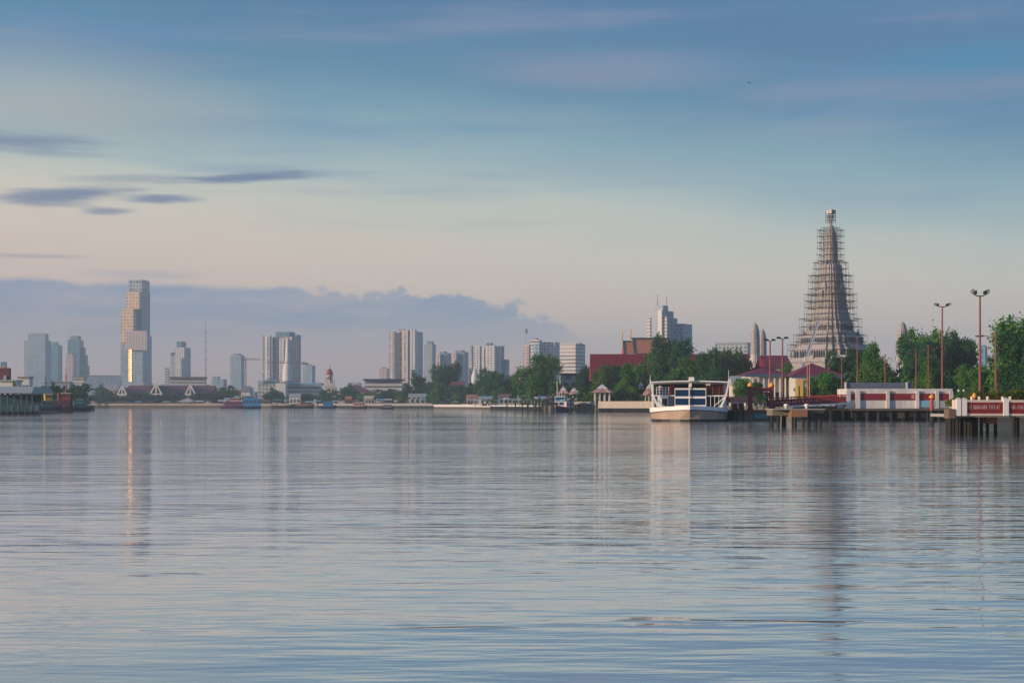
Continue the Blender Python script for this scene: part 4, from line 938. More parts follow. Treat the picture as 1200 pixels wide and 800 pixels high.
pavilion(208.5, 232, 466, 470.5, 1150, 'wide cream tent roof on the far bank below the right gable', CREAM, tiers=1)
pavilion(238, 249, 470, 472.6, 1145, 'small cream canopy right of the wide cream tent roof', CREAM, tiers=1)

# ------------------------------------------------------------------ boats
def hull_mb(Lh, hb, z0, z1, bow=0.35, sheer=0.5, stern=0.85, n=12, flare=0.82):
    """hull along +X, bow at +X, centred"""
    m = MB(); rings = []
    for i in range(n+1):
        t_ = i/n; x_ = -Lh/2+Lh*t_
        w_ = hb*(stern+(1-stern)*min(1, t_/0.3)) if t_ < 1-bow else hb*max(0.02, math.cos((t_-(1-bow))/bow*math.pi/2)**0.75)
        sh = z1+sheer*max(0, (t_-0.5)/0.5)**2+sheer*0.3*max(0, (0.3-t_)/0.3)**2
        rings.append([(x_*0.97, -w_*flare*0.7, z0), (x_*0.985, -w_*flare, (z0+sh)/2), (x_, -w_, sh), (x_, w_, sh), (x_*0.985, w_*flare, (z0+sh)/2), (x_*0.97, w_*flare*0.7, z0)])
    return m.loft(rings)
def boat(name, label, cat, px0, px1, ywl, hullm, housem, heading=0.0, hh=2.0, house=(0.15, 0.75), hhgt=2.4, wheel=None, wheelm=None, funnel=None, mastpx=None, stripe=None, winm=BLACK, group=None):
    Y = wl(ywl); s = Y/F; Lh = (px1-px0)*s; root = thing(name, label, cat, (wx((px0+px1)/2, Y), Y, 0), heading, group)
    hb = Lh*0.13+0.4
    hull = hull_mb(Lh, hb, -0.4, hh*0.62, sheer=hh*0.4).build('hull', hullm, root)
    if stripe:
        m = hull_mb(Lh*1.004, hb*1.012, hh*0.42, hh*0.60, sheer=hh*0.4); m.build('gunwale_stripe', stripe, root)
    x0, x1 = -Lh/2+Lh*house[0], -Lh/2+Lh*house[1]; z0 = hh*0.62-0.02
    B(x0, x1, -hb*0.7, hb*0.7, z0, z0+hhgt).build('deckhouse', housem, root)
    B(x0-0.3, x1+0.3, -hb*0.78, hb*0.78, z0+hhgt+0.003, z0+hhgt+0.15).build('roof', wheelm or housem, root)
    nw = max(2, int((x1-x0)/1.6))
    for k in range(min(nw, 14)):
        xa = x0+(k+0.5)*(x1-x0)/nw; B(xa-0.4, xa+0.4, -hb*0.7-0.05, hb*0.7+0.05, z0+hhgt*0.45, z0+hhgt*0.8).build('window', winm, root)
    if wheel:
        xa, xb, hz_ = -Lh/2+Lh*wheel[0], -Lh/2+Lh*wheel[1], wheel[2]; zb = z0+hhgt+0.15
        wh = B(xa, xb, -hb*0.5, hb*0.5, zb, zb+hz_).build('wheelhouse', wheelm or housem, root)
        B(xa-0.05, xb+0.05, -hb*0.5-0.05, hb*0.5+0.05, zb+hz_*0.5, zb+hz_*0.82).build('window', winm, wh)
        B(xa-0.25, xb+0.25, -hb*0.6, hb*0.6, zb+hz_+0.003, zb+hz_+0.12).build('roof', WHITE, wh)
    if funnel: MB().tube((-Lh/2+Lh*funnel[0], 0, z0+hhgt), (-Lh/2+Lh*funnel[0]-0.2, 0, z0+hhgt+funnel[1]), 0.55, 8, 0.5).build('funnel', funnel[2], root)
    if mastpx:
        xa = (mastpx[0]-(px0+px1)/2)*s; H = wz(mastpx[1], Y)
        m = MB().tube((xa, 0, z0), (xa, 0, H), 0.22, 6, 0.1); m.tube((xa-1.2, 0, H*0.8), (xa+1.2, 0, H*0.8), 0.07, 4); m.tube((xa, 0, H*0.9), (xa+Lh*0.2, 0, z0+1), 0.04, 3); m.tube((xa, 0, H*0.9), (xa-Lh*0.2, 0, z0+1), 0.04, 3)
        m.build('boat_mast', mastpx[2], root)
    tm = MB()
    for k in range(5):
        xa = -Lh*0.38+k*Lh*0.16
        for q in range(8):
            a, c = 2*math.pi*q/8, 2*math.pi*(q+1)/8
            tm.tube((xa+0.4*math.cos(a), -hb*1.04, hh*0.35+0.4*math.sin(a)), (xa+0.4*math.cos(c), -hb*1.04, hh*0.35+0.4*math.sin(c)), 0.13, 4)
    tm.build('tyre_fender', BLACK, root); return root
boat('tugboat', 'dark tug with yellow funnel moored right of the left pier', 'tugboat', 44, 72, 483, DBLUE, pbr('dark_teal', (0.015, 0.07, 0.09)), 0.1, 2.6, (0.2, 0.7), 2.2, (0.42, 0.62, 2.0), pbr('olive_yellow', (0.25, 0.18, 0.05)), (0.34, 3.0, YEL), (53.5, 440, BLACK))
boat('tugboat', 'maroon tug with red wheelhouse and tall brown mast on left bank', 'tugboat', 62, 86, 482.6, BLACK, pbr('dull_plum', (0.07, 0.02, 0.05)), -0.1, 2.8, (0.05, 0.9), 2.4, (0.45, 0.9, 2.2), pbr('dark_red', (0.16, 0.03, 0.04)), (0.3, 2.6, MAROON), (77, 431, TERRA))
boat('motor_boat', 'small teal and green boat at the right end of the left bank boats', 'boat', 84, 107, 481.6, DBLUE, pbr('dark_teal', (0.015, 0.07, 0.09)), 0.1, 2.0, (0.15, 0.7), 1.8, (0.3, 0.55, 1.4), TEAL, None, None, GREENTILE)
boat('river_boat', 'purple river boat with pink top moored left of the blue boat', 'boat', 258, 287, 478.6, PURPLE, PURPLE, 0.0, 3.0, (0.2, 0.9), 3.0, (0.4, 0.8, 2.2), PINK, None, (281.5, 460, RED), WHITE)
boat('river_boat', 'bright blue boxy river boat on the far bank', 'boat', 284, 306, 478.8, DBLUE, BLUE, 0.0, 2.4, (0.08, 0.92), 5.0, (0.15, 0.6, 1.6), BLUE, None, None, LBLUE)
boat('barge', 'long low tan barge moored right of the bright blue boat', 'barge', 318, 346, 478.4, WOOD, CREAM, 0.0, 3.4, (0.05, 0.25), 2.0)
boat('barge', 'long low barge with warm cargo cover, left of the white pillar', 'barge', 344, 368, 478.5, DBLUE, TERRA, 0.0, 3.0, (0.1, 0.88), 1.4)
boat('river_boat', 'dark blue boat right of the white waterside pillar', 'boat', 375, 394, 478.5, DBLUE, BLUE, 0.0, 2.6, (0.2, 0.8), 3.0)
boat('river_boat', 'reddish boat with small pale roof below the church hall', 'boat', 412, 430, 478.9, WOOD, PINK, 0.0, 2.4, (0.15, 0.85), 2.6, None, WHITE)
boat('river_boat', 'tiny dark open boat beside the dark far bank wall', 'boat', 446, 462, 479.2, BLACK, GREY, 0.0, 1.6, (0.2, 0.8), 1.6)
Y = 1125; r0 = thing('waterside_pillar', 'bright white square pillar at the far water edge', 'pillar', (wx(371.5, Y), Y-12, 0)); s = Y/F
B(-1.3*s, 1.3*s, -1, 1, -1, wz(469, Y)).build('shaft', WHITE, r0); MB().hip(-1.6*s, 1.6*s, -1.3, 1.3, wz(469, Y)+0.01, wz(467.4, Y)).build('cap', WHITE, r0)
# white and red passenger boat seen nearly bow-on
Y = wl(483); s = Y/F
pb = thing('passenger_boat', 'white and pale blue passenger boat with red hull band, seen bow on', 'boat', (wx(659, Y), Y+5, 0), -math.pi/2-0.25)
hull_mb(18, 3.1, -0.3, 0.9, sheer=0.9, bow=0.4).build('hull', DBLUE, pb)
hull_mb(18.1, 3.15, 0.7, 1.5, sheer=0.9, bow=0.4).build('red_band', RED, pb)
B(-7.5, 4.5, -2.6, 2.6, 1.4, 3.7).build('cabin', BWHITE, pb)
for k in range(6): B(-7+k*1.9, -5.8+k*1.9, -2.66, 2.66, 2.3, 3.2).build('side_window', GLASSB, pb)
for k in (-1.7, 0.1): B(4.45, 4.56, k, k+1.5, 2.4, 3.3).build('front_window', GLASSB, pb)
B(-8, 5.2, -2.9, 2.9, 3.71, 3.9).build('roof', LBLUE, pb)
B(-1, 2.8, -1.7, 1.7, 3.91, 5.1).build('wheelhouse', LBLUE, pb); B(2.75, 2.86, -1.4, 1.4, 4.3, 4.9).build('front_window', GLASSB, pb); B(-1.2, 3.1, -1.9, 1.9, 5.11, 5.25).build('wheelhouse_roof', WHITE, pb)
MB().tube((0, 0, 5.2), (0, 0, 7.2), 0.07, 5).build('boat_mast', WHITE, pb)

# ------------------------------------------------------------------ left pier terminal
Y = wl(485.3); s = Y/F
lp = thing('ferry_terminal', 'green grey roofed floating ferry terminal at the left picture edge', 'pier building', (wx(14, Y), Y, 0)); X = lambda px: wx(px, Y)-wx(14, Y)
B(X(-30), X(46), 0, 16, -1.0, wz(481.5, Y)).build('pontoon', DBLUE, lp)
m = MB(); m.add([(X(-32), -1.2, wz(460.5, Y)), (X(39), -1.2, wz(460.5, Y)), (X(39), 17, wz(460.5, Y)), (X(-32), 17, wz(460.5, Y)), (X(-32), 1.5, wz(452, Y)), (X(37.5), 1.5, wz(453, Y)), (X(37.5), 14, wz(453, Y)), (X(-32), 14, wz(452, Y))],
      [(0,3,2,1),(4,5,6,7),(0,1,5,4),(1,2,6,5),(2,3,7,6),(3,0,4,7)]); m.build('roof', GREYROOF, lp)
for px in (-8, 0.5, 8, 16, 24, 31, 37): MB().tube((X(px), 0.5, wz(481.5, Y)), (X(px), 0.5, wz(460.6, Y)), 0.16, 6).build('column', pbr('slate_teal', (0.07, 0.15, 0.18)), lp)
B(X(-30), X(34), 9, 9.4, wz(481.4, Y), wz(462, Y)).build('back_wall', pbr('dark_teal', (0.015, 0.07, 0.09)), lp)
m = MB()
for yy in (475.5, 478): m.tube((X(-28), 0.1, wz(yy, Y)), (X(43), 0.1, wz(yy, Y)), 0.06, 4)
for px in range(-26, 45, 3): m.tube((X(px), 0.1, wz(481.6, Y)), (X(px), 0.1, wz(475.3, Y)), 0.045, 4)
m.build('railing', pbr('slate_teal', (0.07, 0.15, 0.18)), lp)
for px, w_ in ((4, 3), (12, 2), (27, 4.5), (33, 5)): B(X(px), X(px+w_), 5, 6.5, wz(481.4, Y), wz(474, Y)).build('kiosk', pbr('slate_teal', (0.07, 0.15, 0.18)), lp)
for px in range(-4, 40, 7): MB().lathe([(0.35, wz(483.6, Y)-0.3), (0.5, wz(483.6, Y)), (0.35, wz(483.6, Y)+0.3)], X(px), -0.55, 8).build('fender', BLACK, lp)
bld('brick_building', 'dark red brick building with blue roof room at left edge', 'building', 520, 10, [
    ('body', -14, 10.5, 13, 431, None, pbr('brick', (0.22, 0.075, 0.07), var=0.4)), ('roof_room', 0.5, 7, 8, 424, 431, LBLUE, 2), ('yellow_box', 2.5, 6, 6.4, 427.5, 431, YEL, 0.5), ('white_bay', 4, 7, 7.2, 440, 452, WHITE, -0.6)])
house(-4, 19, 445, 470, WHITE, GREYROOF, 'white house just behind the left ferry terminal roof', None, False)
house(19, 40, 455, 560, fG, GREYROOF, 'grey house right behind the end of the terminal roof', None, True)
house(40, 62, 460, 640, fG, DCONC, 'dark low shed behind the tug with the yellow funnel', None, True)
tree(13, 19, 446, 468, 'shrub', 'small round dark shrub beside the dark red brick building', 'shrub')

# ------------------------------------------------------------------ the ferry, bow towards us
Y = 205.0; s = Y/F; FX = 808.5
fr = thing('car_ferry', 'white double deck ferry with blue cabin windows and rust tan lower hull', 'ferry', (wx(FX, Y), Y, 0), -math.atan((FX-600)/F)+0.02)
z = lambda py: wz(py, Y)
def deckplan(hw, y_bow, k=1.0):   # plan outline from port side round the stem to starboard
    pts = []
    for (a, b_) in ((-1, 24), (-1, 10), (-0.995, 8), (-0.96, 6.2), (-0.88, 4.6), (-0.72, 3.1), (-0.5, 1.9), (-0.25, 0.9), (0, y_bow), (0.25, 0.9), (0.5, 1.9), (0.72, 3.1), (0.88, 4.6), (0.96, 6.2), (0.995, 8), (1, 10), (1, 24)): pts.append((a*hw*k, b_))
    return pts
def ringz(pts, zf): return [(x_, y_, zf(x_, y_)) for x_, y_ in pts]
HW = 47*s
def zrim(x_, y_): return z(480.4)-(abs(x_)/HW)**2*0.42-max(0, (y_-8)/16)*0.1
hm_ = MB().loft([ringz(deckplan(HW*0.93, 0.9), lambda a, b_: -0.7), ringz(deckplan(HW*0.97, 0.45), lambda a, b_: 0.5), ringz(deckplan(HW, 0.0), lambda a, b_: zrim(a, b_))]); hm_.build('hull', RUST, fr)
MB().loft([ringz(deckplan(HW*0.965, 0.5), lambda a, b_: -0.3), ringz(deckplan(HW*0.968, 0.45), lambda a, b_: 0.34)]).build('boot_stripe', BLACK, fr)
MB().loft([ringz(deckplan(HW*1.003, -0.04), lambda a, b_: zrim(a, b_)+0.005), ringz(deckplan(HW*1.02, -0.14), lambda a, b_: zrim(a, b_)+(0.62 if abs(a) < HW*0.8 else 0.75))]).build('bulwark', BWHITE, fr)
m = MB(); m.loft([ringz(deckplan(HW*1.03, -0.2), lambda a, b_: zrim(a, b_)-0.06), ringz(deckplan(HW*1.03, -0.2), lambda a, b_: zrim(a, b_)+0.06)]); m.build('rubbing_strake', DBLUE, fr)
zd = z(476.3); zu = z(462.6); zr = z(446.6)
B(-HW*0.97, HW*0.97, 5.0, 23.5, zu-0.14, zu).build('upper_deck', BWHITE, fr)
# roof: a slightly cambered sheet carried on posts
m = MB(); nseg = 8
r1 = []
for y_ in (3.4, 24):
    top = [(-HW*1.0+2*HW*1.0*i/nseg, y_, zr+0.16*(1-((i/nseg-0.5)*2)**2)+(0.0)) for i in range(nseg+1)]
    r1.append(top+[(x_, yy_, z_-0.17) for x_, yy_, z_ in top[::-1]])
m.loft(r1); m.build('roof', BWHITE, fr)
# curved flared stanchions at both bow corners
for sg in (-1, 1):
    m = MB(); pts = [(34.5, 477.5, 3.3), (37.5, 473, 3.4), (40.5, 467, 3.5), (42.6, 461, 3.6), (44.2, 454, 3.6), (45.2, 448, 3.6), (46.2, 443.6, 3.5)]
    wdt = [3.6, 2.7, 2.3, 2.0, 1.7, 1.5, 1.2]; rg = []
    for (a, py, yy_), w_ in zip(pts, wdt): xa, xb = sg*a*s, sg*(a+w_)*s; rg.append([(xa, yy_, z(py)), (xb, yy_, z(py)), (xb, yy_+0.55, z(py)), (xa, yy_+0.55, z(py))])
    m.loft(rg); m.build('bow_stanchion', BWHITE, fr)
    MB().tube((sg*46.4*s, 3.7, z(443.8)), (sg*46.4*s, 3.7, z(433 if sg > 0 else 439)), 0.035, 5).build('aerial', WHITE, fr)
    for yy_ in (8, 12, 16, 20, 23.4): B(sg*HW*0.94-0.09, sg*HW*0.94+0.09, yy_, yy_+0.18, zd-0.2, zr).build('side_post', BWHITE, fr)
    m = MB()   # lattice braces just inside the stanchion
    m.tube((sg*29*s, 4.2, z(476)), (sg*43*s, 4.2, z(464)), 0.06, 5); m.tube((sg*36*s, 4.2, z(478)), (sg*45*s, 4.2, z(461)), 0.06, 5); m.build('brace', BWHITE, fr)
B(-17.0*s, 19.5*s, 4.6, 10, z(478.5), z(454.6)).build('cabin', pbr('cabin_blue', (0.05, 0.14, 0.26), 0.5), fr)
for (x0, x1) in ((-16.4, -0.8), (0.8, 18.8)):
    for (ya, yb) in ((463.8, 456.2), (474.2, 466.6)): B(x0*s, x1*s, 4.52, 4.61, z(ya), z(yb)).build('window', GLASSB, fr)
m = MB()
for (ya, yb) in ((456.1, 454.2), (466.5, 464.0), (478.2, 474.4)): m.box(-17.4*s, 19.9*s, 4.42, 4.63, z(ya), z(yb))
for x_ in (-17.1, 19.6): m.box((x_-0.35)*s, (x_+0.35)*s, 4.44, 4.7, z(478), z(455))
m.build('window_frame', BWHITE, fr)
MB().tube((0, 4.2, z(478)), (0, 4.2, z(441.5)), 0.085, 6).build('jack_staff', WHITE, fr)
B(-0.4*s, 5.6*s, 3.0, 3.7, z(446.0), z(441.2)).build('searchlight_box', BWHITE, fr)
B(0.4*s, 2.8*s, 3.9, 4.4, z(453), z(447.6)).build('lamp_panel', WHITE, fr); B(19.5*s, 25*s, 4.2, 4.6, z(451), z(447)).build('speaker_box', CREAM, fr)
B(-38*s, -25*s, 4.9, 7, z(477), z(462.4)).build('port_locker', BWHITE, fr); B(-32.5*s, -26*s, 4.84, 4.92, z(475.5), z(466.8)).build('port_door', BLACK, fr)
B(-24.5*s, -17.6*s, 6.0, 9, z(477), z(462.9)).build('stair_housing', pbr('mauve_panel', (0.42, 0.36, 0.42), 0.6), fr)
B(-24.5*s, -17.6*s, 7.0, 9, z(462), z(449)).build('upper_panel', MAROON, fr)
B(22*s, 42*s, 9.0, 9.3, z(462), z(449)).build('upper_back_panel', MAROON, fr)
B(-HW*0.9, HW*0.9, 22.5, 22.8, zd-0.2, zr).build('stern_bulkhead', DBLUE, fr)
def rail(x0, x1, y_, za, zb, n, mat, nm='railing', posts=4):
    m = MB()
    for k in range(n): zc = za+(zb-za)*(k+1)/n; m.tube((x0, y_, zc), (x1, y_, zc), 0.035, 5)
    for k in range(posts+1): x_ = x0+(x1-x0)*k/posts; m.tube((x_, y_, za), (x_, y_, zb), 0.04, 5)
    m.build(nm, mat, fr)
rail(-39*s, -24.6*s, 4.9, zu, z(453.2), 3, BWHITE); rail(20.5*s, 43*s, 4.9, zu, z(452.2), 4, LAMPRED, posts=3)
rail(20.5*s, 40*s, 4.6, z(477), zu-0.15, 1, BWHITE, 'lower_railing', 4)
for k in range(6): x_ = (-34+k*13.4)*s; B(x_, x_+2.2*s, 16, 16.4, zd-0.2, zu-0.2).build('seat_row', REDROOF if k % 2 else LBLUE, fr)
for x_ in (-30, -15, -3, 9, 21, 33): MB().tube((x_*s, 1.7+abs(x_)*0.05, zrim(x_*s, 2)+0.3), (x_*s, 1.5+abs(x_)*0.05, zrim(x_*s, 2)+0.25), 0.09, 6).build('fairlead', BLACK, fr)
# two people standing on the upper deck
def person(loc, rz, label, clothm, legm=CLOTH, scale=1.0, arm=0.3):
    root = thing('person', label, 'person', loc, rz)
    def skinned(nm, verts, edges, radii, mat, parent, rootv=0, sub=1):
        me = bpy.data.meshes.new(nm); me.from_pydata(verts, edges, []); o = bpy.data.objects.new(nm, me); COL.objects.link(o)
        md = o.modifiers.new('skin', 'SKIN'); md.use_smooth_shade = True
        for i, r_ in enumerate(radii): sv = me.skin_vertices[0].data[i]; sv.radius = (r_[0], r_[1]) if isinstance(r_, tuple) else (r_, r_); sv.use_root = (i == rootv)
        sb = o.modifiers.new('sub', 'SUBSURF'); sb.levels = sub; sb.render_levels = sub
        me.materials.append(mat); o.parent = parent; return o
    hp = 0.92
    V = [(0,0,hp),(0,0,1.15),(0,0,1.38),(0,0,1.5),(0,-0.01,1.58),(0,-0.02,1.68),(0,-0.02,1.76),
         (0.09,0,hp-0.03),(0.10,-0.01,0.5),(0.10,0.01,0.08),(0.10,-0.14,0.03),(-0.09,0,hp-0.03),(-0.11,0.01,0.5),(-0.12,0.03,0.08),(-0.12,-0.12,0.03),
         (0.19,0,1.42),(0.25,-0.02,1.15),(0.24,-0.16-arm*0.2,0.98+arm*0.3),(0.24,-0.22-arm*0.3,0.93+arm*0.35),(-0.19,0,1.42),(-0.26,0.01,1.14),(-0.27,-0.06,0.90),(-0.27,-0.08,0.80)]
    E_ = [(0,1),(1,2),(2,3),(3,4),(4,5),(5,6),(0,7),(7,8),(8,9),(9,10),(0,11),(11,12),(12,13),(13,14),(2,15),(15,16),(16,17),(17,18),(2,19),(19,20),(20,21),(21,22)]
    Rr = [(.14,.10),(.13,.09),(.16,.10),.055,.065,(.08,.10),.06,.09,.06,.045,.04,.09,.06,.045,.04,.06,.045,.035,.03,.06,.045,.035,.03]
    V = [tuple(c*scale for c in v_) for v_ in V]
    body = skinned('body', V, E_, [tuple(c*scale for c in r_) if isinstance(r_, tuple) else r_*scale for r_ in Rr], SKIN, root)
    k = scale
    skinned('shirt', [(0,0,0.9*k),(0,0,1.15*k),(0,0,1.40*k),(0.19*k,0,1.42*k),(0.24*k,-0.01,1.22*k),(-0.19*k,0,1.42*k),(-0.25*k,0,1.22*k)], [(0,1),(1,2),(2,3),(3,4),(2,5),(5,6)],
            [(.16*k,.12*k),(.15*k,.115*k),(.175*k,.12*k),.075*k,.065*k,.075*k,.065*k], clothm, root)
    skinned('trousers', [(0,0,0.95*k),(0.09*k,0,0.88*k),(0.10*k,-0.01,0.5*k),(0.10*k,0.01,0.10*k),(-0.09*k,0,0.88*k),(-0.11*k,0.01,0.5*k),(-0.12*k,0.03,0.10*k)], [(0,1),(1,2),(2,3),(0,4),(4,5),(5,6)],
            [(.155*k,.12*k),.10*k,.078*k,.065*k,.10*k,.078*k,.065*k], legm, root)
    skinned('hair', [(0,0.02,1.72*k),(0,0.02,1.80*k)], [(0,1)], [(.09*k,.10*k),.06*k], BLACK, root)
    return root
ferry_frame = fr.matrix_world
bpy.context.view_layer.update(); ferry_frame = fr.matrix_world.copy()
fp = lambda px, y_, zc: ferry_frame @ Vector(((px-FX)*s, y_, zc))
person(fp(819, 10.6, zu), 0.2, 'person in dark blue clothes on the ferry upper deck behind the cabin', CLOTH)
person(fp(774, 6.0, zu), -0.4, 'person in pale shirt leaning near the port rail of the ferry', SHIRT, CLOTH, 0.95)
# ------------------------------------------------------------------ pontoon, gate, gangway
Y = wl(493.2); s = Y/F; X = lambda px, c: (px-c)*s; z = lambda py: wz(py, Y)
pt = thing('landing_pontoon', 'dark maroon landing pontoon right of the ferry', 'pontoon', (wx(888, Y), Y, 0))
B(X(861, 888), X(914, 888), 0, 9, -0.6, z(482)).build('hull', DCONC, pt)
B(X(860, 888), X(915, 888), -0.12, 9.1, z(482)+0.003, z(480.3)).build('deck_edge', MAROON, pt)
B(X(884, 888), X(900, 888), -0.14, -0.01, z(490), z(484.5)).build('teal_panel', TEAL, pt)
for px in (863, 870, 903, 912): B(X(px, 888), X(px+2, 888), -0.25, 0.0, -0.5, z(478)).build('fender_post', PILE, pt)
for px in (864, 872, 909): B(X(px, 888), X(px+5, 888), 4, 6, z(480.3)+0.01, z(472)).build('ticket_booth', MAROON, pt)
m = MB(); m.box(X(860, 888), X(893, 888), 3, 8, z(471.8), z(470.2)); m.build('canopy_edge', WHITE, pt)
MB().gable(X(860, 888), X(893, 888), 2.8, 8.2, z(470.1), z(464.5), 'x').build('canopy_roof', pbr('orange_red_sheet', (0.5, 0.13, 0.07)), pt)
for px in (861, 869, 891.5): B(X(px, 888)-0.1, X(px, 888)+0.1, 3.1, 3.3, z(480.3)+0.01, z(471.9)).build('canopy_post', WHITE, pt)
gt = thing('pier_gate', 'maroon portal gate with two gold caps beside the ferry', 'gate', (wx(892, Y), Y+0.6, 0)); X2 = lambda px: (px-892)*s
for c in (880.5, 905.5):
    B(X2(c-2.4), X2(c+2.4), 0, 0.7, z(481), z(453.2)).build('gate_post', MAROON, gt)
    MB().lathe([(2.9*s, z(453.2)+0.003), (3.4*s, z(452)), (3.1*s, z(450)), (2.0*s, z(448.6)), (0.5*s, z(447.8)), (0.1, z(447))], X2(c), 0.35, 14).build('gold_cap', GOLD, gt, smooth=True)
    B(X2(c-3.2), X2(c+3.2), -0.1, 0.8, z(481)-0.0, z(478.5)).build('plinth', MAROON, gt)
B(X2(883), X2(903), 0.05, 0.6, z(458.2), z(454)).build('top_beam', MAROON, gt); B(X2(883), X2(903), 0.1, 0.55, z(461), z(459.6)).build('lower_beam', MAROON, gt)
for sg in (-1, 1):
    m = MB(); c0 = 892.8+sg*10; rg = []
    for i in range(6):
        an = math.pi/2*i/5; a, b_ = c0-sg*6*(1-math.cos(an))*1.0, 467-6*math.sin(an)
        rg.append((X2(a), z(b_)))
    v_ = [(a, 0.1, b_) for a, b_ in rg]+[(X2(c0), 0.1, z(461))]+[(a, 0.55, b_) for a, b_ in rg]+[(X2(c0), 0.55, z(461))]; nn = 7
    m.add(v_, [tuple(range(nn)), tuple(range(nn, 2*nn))[::-1]]+[(i, (i+1) % nn, nn+(i+1) % nn, nn+i) for i in range(nn)]); m.build('corner_bracket', MAROON, gt)
# gangway: sloping truss
A, Bq = W(902, 481, 216), W(994, 470.5, 215); gw = thing('gangway', 'long maroon sloping gangway with figured side panels joining the gate to the pier', 'gangway', (A.x, A.y, 0))
def along(t_, py_a, py_b, dy=0): return Vector((A.x+(Bq.x-A.x)*t_-A.x, dy, wz(py_a+(py_b-py_a)*t_, 216)))
def slab(m, ta, tb, lo, hi, y0, y1):
    a0, a1, b0, b1 = along(ta, *lo), along(tb, *lo), along(ta, *hi), along(tb, *hi)
    m.add([(a0.x, y0, a0.z), (a1.x, y0, a1.z), (a1.x, y1, a1.z), (a0.x, y1, a0.z), (b0.x, y0, b0.z), (b1.x, y0, b1.z), (b1.x, y1, b1.z), (b0.x, y1, b0.z)], [(0,3,2,1),(4,5,6,7),(0,1,5,4),(1,2,6,5),(2,3,7,6),(3,0,4,7)])
for y0, y1 in ((0.0, 0.10), (2.6, 2.7)):
    m = MB(); slab(m, 0, 1, (475.5, 470.3), (468.5, 464.2), y0, y1); m.build('side_panel', MAROON, gw)
    m = MB(); slab(m, 0, 1, (467.3, 463.2), (465.9, 461.8), y0-0.04, y1+0.04); m.build('handrail', RED, gw)
    m = MB()
    for k in range(25): slab(m, k/24.6, k/24.6+0.006, (474, 470), (466.5, 462.6), y0-0.03, y1+0.03)
    m.build('baluster', MAROON, gw)
m = MB(); slab(m, 0, 1, (477.2, 471.8), (475.6, 470.4), 0.0, 2.7); m.build('walkway', DCONC, gw)
m = MB(); slab(m, 0.22, 1, (478.0, 473.4), (476.3, 471.8), -0.06, 0.08); m.build('lower_beam', WHITE, gw)
rr2 = random.Random(3); m = MB()
for k in range(14):      # pale ornamental marks along the panel
    t_ = 0.02+k*0.045+rr2.uniform(-0.01, 0.01); q = along(t_, 472, 467.3); m.box(q.x, q.x+0.16+rr2.random()*0.2, -0.03, -0.012, q.z-0.15, q.z+rr2.uniform(0.0, 0.25))
m.build('panel_ornament', PINKT, gw)
# people on the gangway and pontoon
person((wx(896, 218), 218, wz(480.2, 216)), 0.3, 'person in orange shirt on the pontoon seen through the gate', YEL, CLOTH)
# ------------------------------------------------------------------ concrete mooring dolphin
Y = wl(500.8); s = Y/F; z = lambda py: wz(py, Y); X = lambda px: (px-937)*s
dp = thing('mooring_platform', 'old brown concrete mooring platform on piles before the gangway', 'platform', (wx(937, Y), Y, 0))
B(X(907.5), X(929), 1.2, 4.5, z(487), z(479.3)).build('left_slab', pbr('mossy_slab', (0.17, 0.16, 0.11), var=0.7, nscale=1.5), dp)
B(X(926.5), X(945.5), -0.4, 4.2, z(488.4), z(480.2)).build('front_slab', pbr('rusty_slab', (0.26, 0.13, 0.075), var=0.7, nscale=1.5), dp)
B(X(945.7), X(966), 0.3, 4.4, z(484.2), z(480.8)).build('right_slab', DCONC, dp)
B(X(906), X(967), 0.0, 4.8, z(480.1), z(478.9)).build('deck', CONC, dp)
for px, yy_, r_ in ((911, 3.5, 1.6), (918.5, 3.4, 1.8), (925, 3.8, 1.6), (932.5, 0.4, 1.9), (942, 0.5, 1.7), (947.5, 0.4, 2.2), (951.5, 1.5, 1.6), (957, 0.6, 1.9), (962.5, 0.6, 2.0), (928, 3.9, 1.4), (937, 3.9, 1.4)):
    MB().tube((X(px), yy_, -2), (X(px)+0.03*r_, yy_, z(484)), r_*s, 7, r_*s*0.95).build('pile', PILE, dp)
for px in (924.5, 948.8):
    MB().lathe([(1.8*s, z(479)), (1.6*s, z(476.5)), (2.9*s, z(475.4)), (2.8*s, z(473.6)), (1.2*s, z(472.9))], X(px), 1.5, 12).build('mooring_bollard', WHITE, dp, smooth=True)
# ------------------------------------------------------------------ long white pier wall
Y = 216.0; s = Y/F; z = lambda py: wz(py, Y); X = lambda px: (px-1050)*s
pw = thing('pier_wall', 'white promenade wall with dark red panels and pale rail on top', 'pier wall', (wx(1050, Y), Y, 0))
B(X(993.5), X(1117), 0.3, 7, z(478.4), z(455.2)).build('wall', PWHITE, pw)
for a, b_ in ((992, 997), (1002.8, 1008), (1038.8, 1042.6), (1073.5, 1077), (1096.5, 1100.2), (1113, 1117)):
    B(X(a), X(b_), -0.1, 0.35, z(478.4), z(457.8)).build('pilaster', PWHITE, pw)
for a, b_ in ((997.2, 1002.6), (1008.2, 1038.6), (1042.8, 1073.2), (1077.2, 1096.3), (1100.4, 1112.8)):
    B(X(a), X(b_), 0.18, 0.34, z(468.6), z(461)).build('red_panel', MAROON, pw)
B(X(1068.5), X(1072), 0.15, 0.2, z(467), z(462.2)).build('notice', PINKT, pw)
B(X(1080), X(1096), -0.02, 0.32, z(477), z(469.4)).build('blue_panel', LBLUE, pw); B(X(1100.4), X(1112), -0.02, 0.32, z(478), z(469.6)).build('grey_panel', GREYROOF, pw)
B(X(991), X(1118), -0.3, 7.2, z(481.0), z(478.5)).build('deck', DCONC, pw)  # shade of the deck underside is put into its dark colour
m = MB()
for yy in (448.6, 451.5): m.tube((X(993), 1.0, z(yy)), (X(1070), 1.0, z(yy)), 0.06, 4)
k = 993.0
